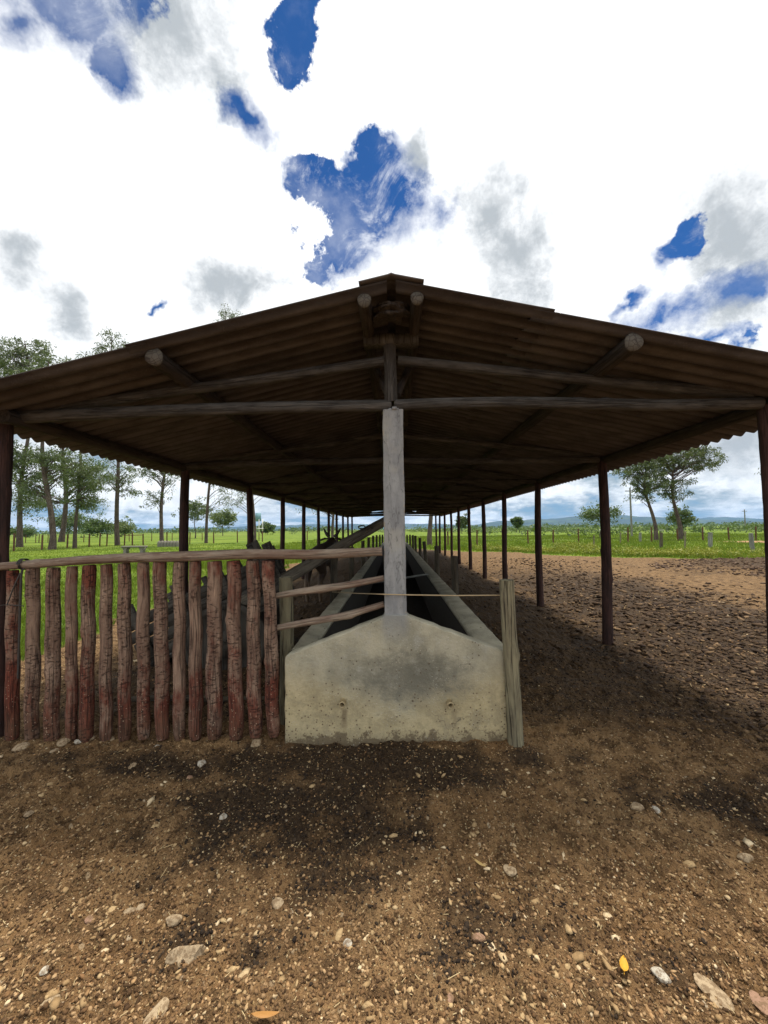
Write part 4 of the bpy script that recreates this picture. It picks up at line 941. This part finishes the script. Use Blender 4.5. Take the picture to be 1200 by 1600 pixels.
# ------------------------------------------------------------------ bench, stones round the tree, blue board
bp = at(210, 860, 27); root = empty('bench', (bp.x, 27, 0), 'weathered concrete bench on the grass above the fence rail', 'bench')
mb = MB(); zt = at(210, 853, 27).z; rg = np.random.default_rng(2)
xs_ = np.linspace(-.86, .86, 12)
for a0, a1 in zip(xs_[:-1], xs_[1:]): box(mb, bp.x + a0, bp.x + a1, 26.8, 27.2, zt - .10, zt + .0)
mb2 = MB(); box(mb2, bp.x - .86, bp.x + .86, 26.8, 27.2, zt - .10, zt); ob = mb2.build('seat', M_bench, root); ob.modifiers.new('b', 'BEVEL').width = .02
for sx_ in (-.6, .6):
    mb = MB()
    V = np.array([(bp.x + sx_ + a, yv, z_) for yv in (26.85, 27.15) for a, z_ in ((-.13, -.05), (.13, -.05), (.09, .22), (.22, zt - .101), (-.22, zt - .101), (-.09, .22))])
    F4 = [np.array([[0, 1, 2, 5], [5, 2, 3, 4]]), np.array([[7, 6, 11, 8], [8, 11, 10, 9]]), np.array([[i, (i + 1) % 6, (i + 1) % 6 + 6, i + 6] for i in range(6)])]
    mb.add(V, F4); mb.build('leg', M_bench, root)
root = empty('stone_edging', (gp(265, 39)[0], 39, 0), 'low whitewashed stone edging at the foot of the sparse tree', 'edging')
for q in range(7):
    cx = gp(249 + q * 4.7, 38.6)[0]; mb = MB(); rg = np.random.default_rng(q)
    th = np.linspace(0, 2 * PI, 9)[:-1]; zz_ = [0, .3, .52, .6]; rr_ = [.17, .18, .15, .06]
    V = np.array([(cx + r_ * math.cos(a) * rg.uniform(.85, 1.1), 38.6 + r_ * math.sin(a), z_ * rg.uniform(.95, 1.05)) for z_, r_ in zip(zz_, rr_) for a in th])
    I = np.arange(3)[:, None] * 8; J = np.arange(8)[None]; J2 = (J + 1) % 8
    mb.add(V, np.stack([I + J, I + J2, I + 8 + J2, I + 8 + J], -1).reshape(-1, 4)); mb.add(V[-8:], np.arange(8)[None]); mb.build('stone', M_bench, root)
Db = 56; c0 = at(403.5, 808, Db); root = empty('signboard', (c0.x, Db, 0), 'faded blue board raised on white posts in the left field', 'sign')
mb = MB(); box(mb, c0.x - .42, c0.x + .42, Db - .03, Db + .03, c0.z - .62, c0.z + .62); mb.build('board', M_blue, root)
for px in (405, 410.5):
    x = at(px, 820, Db).x; mb = MB(); box(mb, x - .07, x + .07, Db - .11, Db - .031, at(px, 831 if px < 408 else 830, Db).z, c0.z - .3); mb.build('white_post', M_white, root)
    mb = MB(); box(mb, x - .05, x + .05, Db - .10, Db - .035, -.1, at(px, 831 if px < 408 else 830, Db).z - .003); mb.build('base_post', M_fencepost, root)
mb = MB(); x0 = at(401.5, 826, Db); x1 = at(412, 826, Db); box(mb, x0.x, x1.x, Db - .17, Db - .111, x0.z - .08, x0.z + .08); mb.build('cross_bar', M_white, root)

# ------------------------------------------------------------------ grass and weeds
M_grass, t = material('grass_blade')
r = t.attr('tint', 'Fac'); k = t.noise(t.attr('lc'), .35, 4, .6)
c = t.mix(t.step(k, .35, .65), (.085, .145, .010), (.17, .235, .02)); c = t.mix(t.m('MULTIPLY', r, .35), c, (.26, .31, .07))
t.l.new(c, t.p.inputs['Base Color']); t.p.inputs['Roughness'].default_value = .6
tr = t.n.new('ShaderNodeBsdfTranslucent'); t.l.new(t.mix(.5, c, (.2, .28, .02)), tr.inputs[0]); mx_ = t.n.new('ShaderNodeMixShader'); mx_.inputs[0].default_value = .3
t.l.new(t.p.outputs[0], mx_.inputs[1]); t.l.new(tr.outputs[0], mx_.inputs[2]); t.l.new(mx_.outputs[0], t.n['Material Output'].inputs[0])
def blades(name, label, x0, x1, y0, y1, N, hb, wb, seed, thr=.5, near=1.6, mat=M_grass):
    rg = np.random.default_rng(seed); uu = rg.uniform(0, 1, N)
    y = y0 * (y1 / y0) ** (uu); x = rg.uniform(0, 1, N)
    xa = np.maximum(x0, -y * 1.75 - 1.5); xb = np.minimum(x1, y * 1.5 + 1.0); x = xa + (xb - xa) * x
    g, dd, oo, ii = masks(x, y); keep = (g > thr * rg.uniform(.6, 1.4, N)) & (xb > xa); x = x[keep]; y = y[keep]; n_ = len(x)
    z = height(x, y) * (1 - sstep(np.hypot(x, y), 40, 400)) - .005
    tall = .45 + 1.1 * vnoise(x, y, 1.5, seed + 5) * (.5 + vnoise(x, y, 6, seed + 6))
    dist = np.sqrt(y / 6); h_ = hb * tall * rg.uniform(.5, 1.4, n_); wd = wb * dist * rg.uniform(.6, 1.4, n_)
    a = rg.uniform(0, 2 * PI, n_); ln = rg.uniform(.1, .8, n_) * h_; b = rg.uniform(0, 2 * PI, n_)
    P = np.stack([x, y, z], -1); sd_ = np.stack([np.cos(a) * wd, np.sin(a) * wd * .4, 0 * a], -1); lnv = np.stack([np.cos(b) * ln, np.sin(b) * ln, h_], -1)
    midv = np.stack([np.cos(b) * ln * .35, np.sin(b) * ln * .35, h_ * .6], -1)
    V = np.stack([P - sd_ * .5, P + sd_ * .5, P + midv + sd_ * .4, P + lnv, P + midv - sd_ * .4], 1).reshape(-1, 3)
    mb = MB(); mb.add(V, np.arange(n_ * 5).reshape(-1, 5)); ob = mb.build(name, mat)
    at_ = ob.data.attributes.new('tint', 'FLOAT', 'POINT'); at_.data.foreach_set('value', np.repeat(rg.uniform(0, 1, n_) ** 2.5, 5).astype(np.float32))
    return tag(ob, label, 'grass', kind='stuff')
blades('grass', 'short bright green grass left of the shed', -60, -3.6, 3.0, 46, 140000, .085, .012, 51)
blades('grass', 'bright green pasture beyond and right of the shed', -12, 60, 15, 75, 105000, .16, .022, 52)
# leafy weeds along the right dirt edge
rg = np.random.default_rng(61); cen = []; cr = []
for q in range(420):
    x = rg.uniform(5.5, 19.5); edge = np.interp(x, [-4, 0, 3, 9, 13, 16, 30], [31, 31, 27, 21.5, 18.2, 16.5, 18]); y = edge + .7 + rg.exponential(1.3)
    wz = .10 + .30 * vnoise(np.array([x]), np.array([y]), 1.2, 3)[0] ** 1.5 * rg.uniform(.5, 1.2); cen.append((x, y, wz * .8)); cr.append(wz * 1.1)
for q in range(70):
    x = rg.normal(10.8, 1.0); y = rg.normal(23.8, .5); cen.append((x, y, rg.uniform(.1, .5))); cr.append(.25)
wd_ = leaves(cen, cr, 34, .085, .05, 62, -.3, leafmat('weed_leaf', (.15, .19, .018), (.27, .27, .035)), None, 'weeds')
tag(wd_, 'yellow green leafy weeds along the edge of the dirt', 'weeds', kind='stuff')

# ------------------------------------------------------------------ loose stuff on the soil
ICO_V = None
def icos():
    p = (1 + 5 ** .5) / 2
    v = np.array([(-1, p, 0), (1, p, 0), (-1, -p, 0), (1, -p, 0), (0, -1, p), (0, 1, p), (0, -1, -p), (0, 1, -p), (p, 0, -1), (p, 0, 1), (-p, 0, -1), (-p, 0, 1)], float)
    v /= np.linalg.norm(v[0]); f = np.array([(0, 11, 5), (0, 5, 1), (0, 1, 7), (0, 7, 10), (0, 10, 11), (1, 5, 9), (5, 11, 4), (11, 10, 2), (10, 7, 6), (7, 1, 8), (3, 9, 4), (3, 4, 2), (3, 2, 6), (3, 6, 8), (3, 8, 9), (4, 9, 5), (2, 4, 11), (6, 2, 10), (8, 6, 7), (9, 8, 1)])
    return v, f
IV, IF = icos()
def scatter(name, label, cat, N, smin, smax, mat, seed, y0=.95, y1=9, flat=.55, power=3.0, cond=None, sink=.2, elong=1.0):
    rg = np.random.default_rng(seed)
    y = y0 * (y1 / y0) ** rg.uniform(0, 1, N); x = rg.uniform(-1.28, 1.28, N) * y
    ok = ~((np.abs(x) < .88) & (y > TF - .02)); g, dd, oo, ii = masks(x, y)
    ok &= (g < .3)
    if cond is not None: ok &= cond(x, y, dd, rg)
    x = x[ok]; y = y[ok]; n_ = len(x); z = height(x, y)
    s = smin + (smax - smin) * rg.uniform(0, 1, n_) ** power; s *= np.clip(y / 3, 1, 2.2)
    V = IV[None] * rg.uniform(.5, 1.35, (n_, 12, 1)); sx = rg.uniform(.7, 1.5 * elong, (n_, 1)); sy = rg.uniform(.6, 1.1, (n_, 1)); sz = flat * rg.uniform(.6, 1.3, (n_, 1))
    V = V * np.stack([sx, sy, sz], -1); tl = rg.normal(0, .25, (n_, 1)); V[..., 2] += V[..., 0] * tl
    a = rg.uniform(0, 2 * PI, (n_, 1)); ca, sa = np.cos(a), np.sin(a); vx = V[..., 0] * ca - V[..., 1] * sa; vy = V[..., 0] * sa + V[..., 1] * ca
    V = np.stack([vx, vy, V[..., 2]], -1) * s[:, None, None] + np.stack([x, y, z + s * flat * sink], -1)[:, None]
    F = (IF[None] + (np.arange(n_) * 12)[:, None, None]).reshape(-1, 3)
    mb = MB(); mb.add(V.reshape(-1, 3), F); ob = mb.build(name, mat)
    at_ = ob.data.attributes.new('tint', 'FLOAT', 'POINT'); at_.data.foreach_set('value', np.repeat(rg.uniform(0, 1, n_), 12).astype(np.float32))
    return tag(ob, label, cat, kind='stuff')
def tintmat(name, a, b, c_, rough=.95):
    m, t = material(name); r = t.attr('tint', 'Fac'); k = t.noise(t.attr('lc'), 60, 4, .7)
    q = t.mix(t.step(r, .0, .6), a, b); q = t.mix(t.step(r, .7, 1.0), q, c_); q = t.mix(t.m('MULTIPLY', t.step(k, .45, .65), .5), q, tuple(v_ * .55 for v_ in a))
    t.l.new(q, t.p.inputs['Base Color']); t.p.inputs['Roughness'].default_value = rough; t.l.new(t.bump(k, .5, .004), t.p.inputs['Normal']); return m
M_clod = tintmat('soil_clod', (.07, .038, .017), (.215, .118, .052), (.37, .225, .105))
M_crumb = tintmat('soil_crumb', (.055, .029, .013), (.195, .115, .054), (.44, .29, .15))
M_dclod = tintmat('manure_clod', (.016, .010, .007), (.035, .023, .014), (.06, .04, .024))
M_grav = tintmat('pale_gravel', (.28, .18, .085), (.44, .31, .16), (.66, .53, .34))
scatter('soil_clods', 'brown crumbs of soil covering the trodden ground', 'soil', 26000, .002, .010, M_clod, 71, cond=lambda x, y, d, r: r.uniform(0, 1, len(x)) > d * .5)
scatter('soil_crumbs', 'fine crumbs of trodden soil in the foreground', 'soil', 102000, .0016, .0085, M_crumb, 77, y1=5, power=2.2, flat=.7, cond=lambda x, y, d, r: (r.uniform(0, 1, len(x)) > d * .75) & ~((np.abs(x) < 2.9) & (y > 2.9)))
scatter('dark_crumbs', 'fine dark crumbs of damp manure in the foreground', 'soil', 60000, .0018, .009, M_dclod, 78, y1=5, power=2, flat=.7, cond=lambda x, y, d, r: r.uniform(0, 1, len(x)) < d * 1.2)
scatter('manure_clods', 'dark damp clods of trampled manure', 'soil', 22000, .003, .014, M_dclod, 72, y1=14, cond=lambda x, y, d, r: d > r.uniform(.3, 1.05, len(x)))
scatter('small_stones', 'dusty pale stones of mixed size half sunk in the foreground soil', 'stones', 1100, .007, .024, M_grav, 79, y1=4.5, power=3.5, flat=.4, sink=.0, cond=lambda x, y, d, r: r.uniform(0, 1, len(x)) > d * .7)
scatter('gravel', 'pale gravel and grit strewn over the soil', 'gravel', 27000, .0014, .012, M_grav, 73, power=8, elong=1.0, cond=lambda x, y, d, r: (r.uniform(0, 1, len(x)) > .55 * d) & ~((np.abs(x) < 2.9) & (y > 3)))
scatter('trampled_manure', 'dark lumpy band of trampled manure outside the right shed posts', 'manure', 60000, .008, .030, tintmat('trampled_clod', (.028, .016, .009), (.075, .045, .024), (.19, .12, .062)), 76, y0=2.4, y1=19, flat=.45, power=2,
        cond=lambda x, y, d, r: (np.abs(x - 4.3 - .14 * (y - 4)) < .3 + 3.6 * r.uniform(0, 1, len(x)) ** 1.6 * (.5 + vnoise(x, y, .8, 91))) & (x > 2.4))
M_mound = tintmat('mound_clod', (.05, .03, .02), (.11, .068, .042), (.22, .15, .10))
def inm(x, y, d, r): return (((x - 18) / 8.5) ** 2 + ((y - 14) / 4.6) ** 2 < 1)
scatter('dung_heap_lumps', 'lumpy brown heap of manure at the right', 'heap', 20000, .010, .030, M_mound, 74, y0=9, y1=19, power=2, cond=inm)
# straw
rg = np.random.default_rng(75); N = 900; y = .95 * (9 / .95) ** rg.uniform(0, 1, N); x = rg.uniform(-1.1, 1.1, N) * y
g, dd, oo, ii = masks(x, y); ok = ~((np.abs(x) < .88) & (y > TF - .02)) & (g < .3); x = x[ok]; y = y[ok]; n_ = len(x); z = height(x, y) + .006
a = rg.uniform(0, PI, n_); L_ = rg.uniform(.006, .022, n_) * np.where(rg.uniform(0, 1, n_) > .96, 2.4, 1) * np.clip(y / 3, 1, 2); wv = .0012 * np.clip(y / 2, 1, 3)
d = np.stack([np.cos(a) * L_, np.sin(a) * L_, rg.uniform(-.1, .25, n_) * L_], -1); s = np.stack([-np.sin(a) * wv, np.cos(a) * wv, 0 * a], -1); up = np.array([0, 0, .0012])
P = np.stack([x, y, z], -1); V = np.stack([P - s, P + s, P + d + s, P + d - s, P + up, P + d + up], 1).reshape(-1, 3)
base = np.arange(n_)[:, None] * 6; F = np.concatenate([base + np.array([[0, 3, 5, 4]]), base + np.array([[1, 4, 5, 2]])]); mb = MB(); mb.add(V, F)
tag(mb.build('straw', plain('dry_straw', (.42, .32, .17), .8)), 'scattered bits of dry straw on the soil', 'straw', kind='stuff')

# the larger stones, one by one
def stone(px, py, wpx, hpx, ang, mat, label, seed, flatn=.5):
    p = onground(px, py); d = (p - Vector((0, 0, CAMZ))).length; wv = wpx / 600 * p.y / 2; zf = hpx / wpx
    rg = np.random.default_rng(seed); import bmesh
    bm = bmesh.new(); bmesh.ops.create_icosphere(bm, subdivisions=3, radius=1)
    nrm = [Vector(rg.standard_normal(3)).normalized() for _ in range(9)]; offs = rg.uniform(.62, .95, 9)
    for v_ in bm.verts:
        q = v_.co.copy()
        for n__, o_ in zip(nrm, offs):
            e = q.dot(n__) - o_
            if e > 0: q -= n__ * e
        q += Vector(rg.normal(0, .012, 3)); q.x *= wv; q.y *= max(.5 * wv, min(1.5 * wv, hpx / 2 * p.y ** 2 / 900)); q.z *= wv * flatn
        v_.co = q
    bmesh.ops.rotate(bm, verts=bm.verts, matrix=Matrix.Rotation(rad(ang), 3, 'Z') @ Matrix.Rotation(rg.uniform(-.25, .25), 3, 'X'))
    me = bpy.data.meshes.new('stone'); bm.to_mesh(me); bm.free()
    lcv = np.array([v_.co[:] for v_ in me.vertices]) + rg.uniform(-5, 5); a_ = me.attributes.new('lc', 'FLOAT_VECTOR', 'POINT'); a_.data.foreach_set('vector', lcv.astype(np.float32).ravel())
    me.materials.append(mat); o = bpy.data.objects.new('stone', me); col.objects.link(o); o.location = (p.x, p.y, gz(p.x, p.y) + wv * flatn * .12)
    return tag(o, label, 'stone', 'larger loose stones on the dirt')
SW, SP, SR = M_stone_w, M_stone, M_stone_r
ST = [(292, 1492, 60, 20, 12, SP, 'long pale stone lying flat in the lower left foreground'),
 (1033, 1520, 26, 22, -30, SW, 'white angular stone right of the yellow leaf'),
 (748, 1464, 20, 15, 0, SR, 'reddish pebble in the bottom middle of the dirt'),
 (797, 1359, 18, 18, 30, SP, 'pale pinkish stone with a straw beside it, right of centre'),
 (995, 1258, 20, 13, -20, SP, 'smooth pale stone lying on dark mud at right'),
 (1025, 1268, 12, 10, 0, SW, 'small white stone right of the smooth pale stone'),
 (433, 1412, 20, 18, 20, SP, 'squat tan diamond shaped stone left of bottom centre'),
 (270, 1440, 26, 16, 20, SP, 'pale yellow wedge stone above the long flat stone'),
 (220, 1418, 14, 12, 0, SP, 'small tan stone with a flat stone to its left'),
 (203, 1420, 24, 8, 10, SP, 'thin flat tan stone in the left foreground'),
 (142, 1434, 16, 16, 0, SR, 'rounded reddish stone far down the left foreground'),
 (543, 1463, 15, 18, 10, SW, 'pale stone standing alone near the bottom centre'),
 (34, 1165, 24, 12, 20, SP, 'broad yellowish stone at the foot of the second picket'),
 (99, 1158, 17, 11, 30, SP, 'chunky orange tan stone in front of the third and fourth pickets'),
 (85, 1172, 12, 8, 40, SP, 'small orange stone just below the chunky one by the pickets'),
 (122, 1156, 14, 5, 10, SW, 'thin pale chip leaning by the fourth picket'),
 (142, 1151, 12, 8, 30, SP, 'flat grey tan stone at the foot of the fifth picket'),
 (174, 1150, 10, 14, 60, SP, 'upright tan chip at the foot of the sixth picket'),
 (400, 1160, 20, 12, 10, SP, 'jagged yellowish stone below the fourteenth picket'),
 (297, 1206, 11, 14, 60, SR, 'orange stone in the dark mud before the fence'),
 (315, 1185, 13, 10, 40, SW, 'pale stone above the orange stone in the dark mud'),
 (245, 1162, 9, 9, 0, SW, 'small rounded white stone before the ninth picket'),
 (349, 1273, 12, 12, 30, SW, 'white square stone in the middle of the dark mud patch'),
 (207, 1191, 11, 8, 0, SP, 'small cream stone left of the dark mud patch'),
 (46, 1268, 13, 12, 20, SP, 'tan stone near left edge of the foreground'),
 (1166, 1335, 24, 9, -10, SP, 'flat whitish stone at the right edge of the dirt'),
 (703, 1555, 12, 16, 0, SR, 'small upright brown pink stone at the very bottom'),
 (70, 1510, 14, 14, 30, SW, 'pale pebble at the lower left')]
for i, (px, py, wp, hp2, an, mt, lab) in enumerate(ST): stone(px, py, wp, hp2, an, mt, lab, 900 + i)
def big(px, py, wp, hp2, lab, mt=M_stone, i=0): return stone(px, py, wp, hp2, i * 37, mt, lab, 950 + i, .16)
big(75, 1572, 44, 30, 'half buried tan rock in the bottom left corner', M_stone, 1)
big(240, 1590, 54, 24, 'half buried pale rock at the bottom edge left of the brown leaf', M_stone, 2)
big(1112, 1540, 52, 40, 'half buried pale rock in the bottom right', M_stone, 3)
big(1192, 1555, 30, 34, 'half buried brown rock at the bottom right edge', M_stone_r, 4)
# leaves
def leaf(px, py, L, Wd, ang, colr, label, curl=.25):
    p = onground(px, py); mb = MB(); m_ = 9; V = []; nlc = []
    for i in range(m_):
        q = i / (m_ - 1); wv = Wd * math.sin(PI * q) ** .7 * (1 - .25 * q)
        for s_, zf in ((-1, .35), (0, 0), (1, .35)): V.append((q * L - L / 2, s_ * wv / 2, zf * Wd * .5 + curl * L * (q - .5) ** 2 + .004)); nlc.append((q, s_, 0))
    V += [(-L / 2 - .012, 0, .012), (-L / 2 - .012, .0016, .012), (-L / 2, .0016, .008)]; nlc += [(0, 0, 0)] * 3
    F = np.array([[i * 3 + j, i * 3 + 3 + j, i * 3 + 4 + j, i * 3 + 1 + j] for i in range(m_ - 1) for j in (0, 1)])
    mb.add(np.array(V), [F, np.array([[27, 1, 29, 28]])], np.array(nlc)); o = mb.build('fallen_leaf', plain('leaf_' + label.split()[1], colr, .6, var=.3, sc_=3), None, True)
    o.modifiers.new('th', 'SOLIDIFY').thickness = .0008
    o.location = (p.x, p.y, gz(p.x, p.y) + .012); o.rotation_euler = (0, .1, rad(ang)); return tag(o, label, 'leaf')
leaf(975, 1507, .062, .030, 62, (.55, .29, .03), 'bright yellow orange fallen leaf in the right foreground')
leaf(414, 1588, .085, .020, 8, (.34, .17, .05), 'curled brown fallen leaf at the bottom edge')
leaf(750, 1354, .055, .016, -35, (.36, .25, .10), 'dry tan fallen leaf right of the centre')

# ------------------------------------------------------------------ haze
M_haze = bpy.data.materials.new('haze_air'); M_haze.use_nodes = True; nt = M_haze.node_tree
nt.nodes.remove(nt.nodes['Principled BSDF']); pv_ = nt.nodes.new('ShaderNodeVolumePrincipled'); pv_.inputs['Color'].default_value = (.30, .58, 1, 1); pv_.inputs['Density'].default_value = 6e-5; pv_.inputs['Anisotropy'].default_value = .2
nt.links.new(pv_.outputs[0], nt.nodes['Material Output'].inputs['Volume'])
mb = MB(); box(mb, -9900, 9900, -1000, 9900, -9, 330); tag(mb.build('haze', M_haze), kind='stuff')
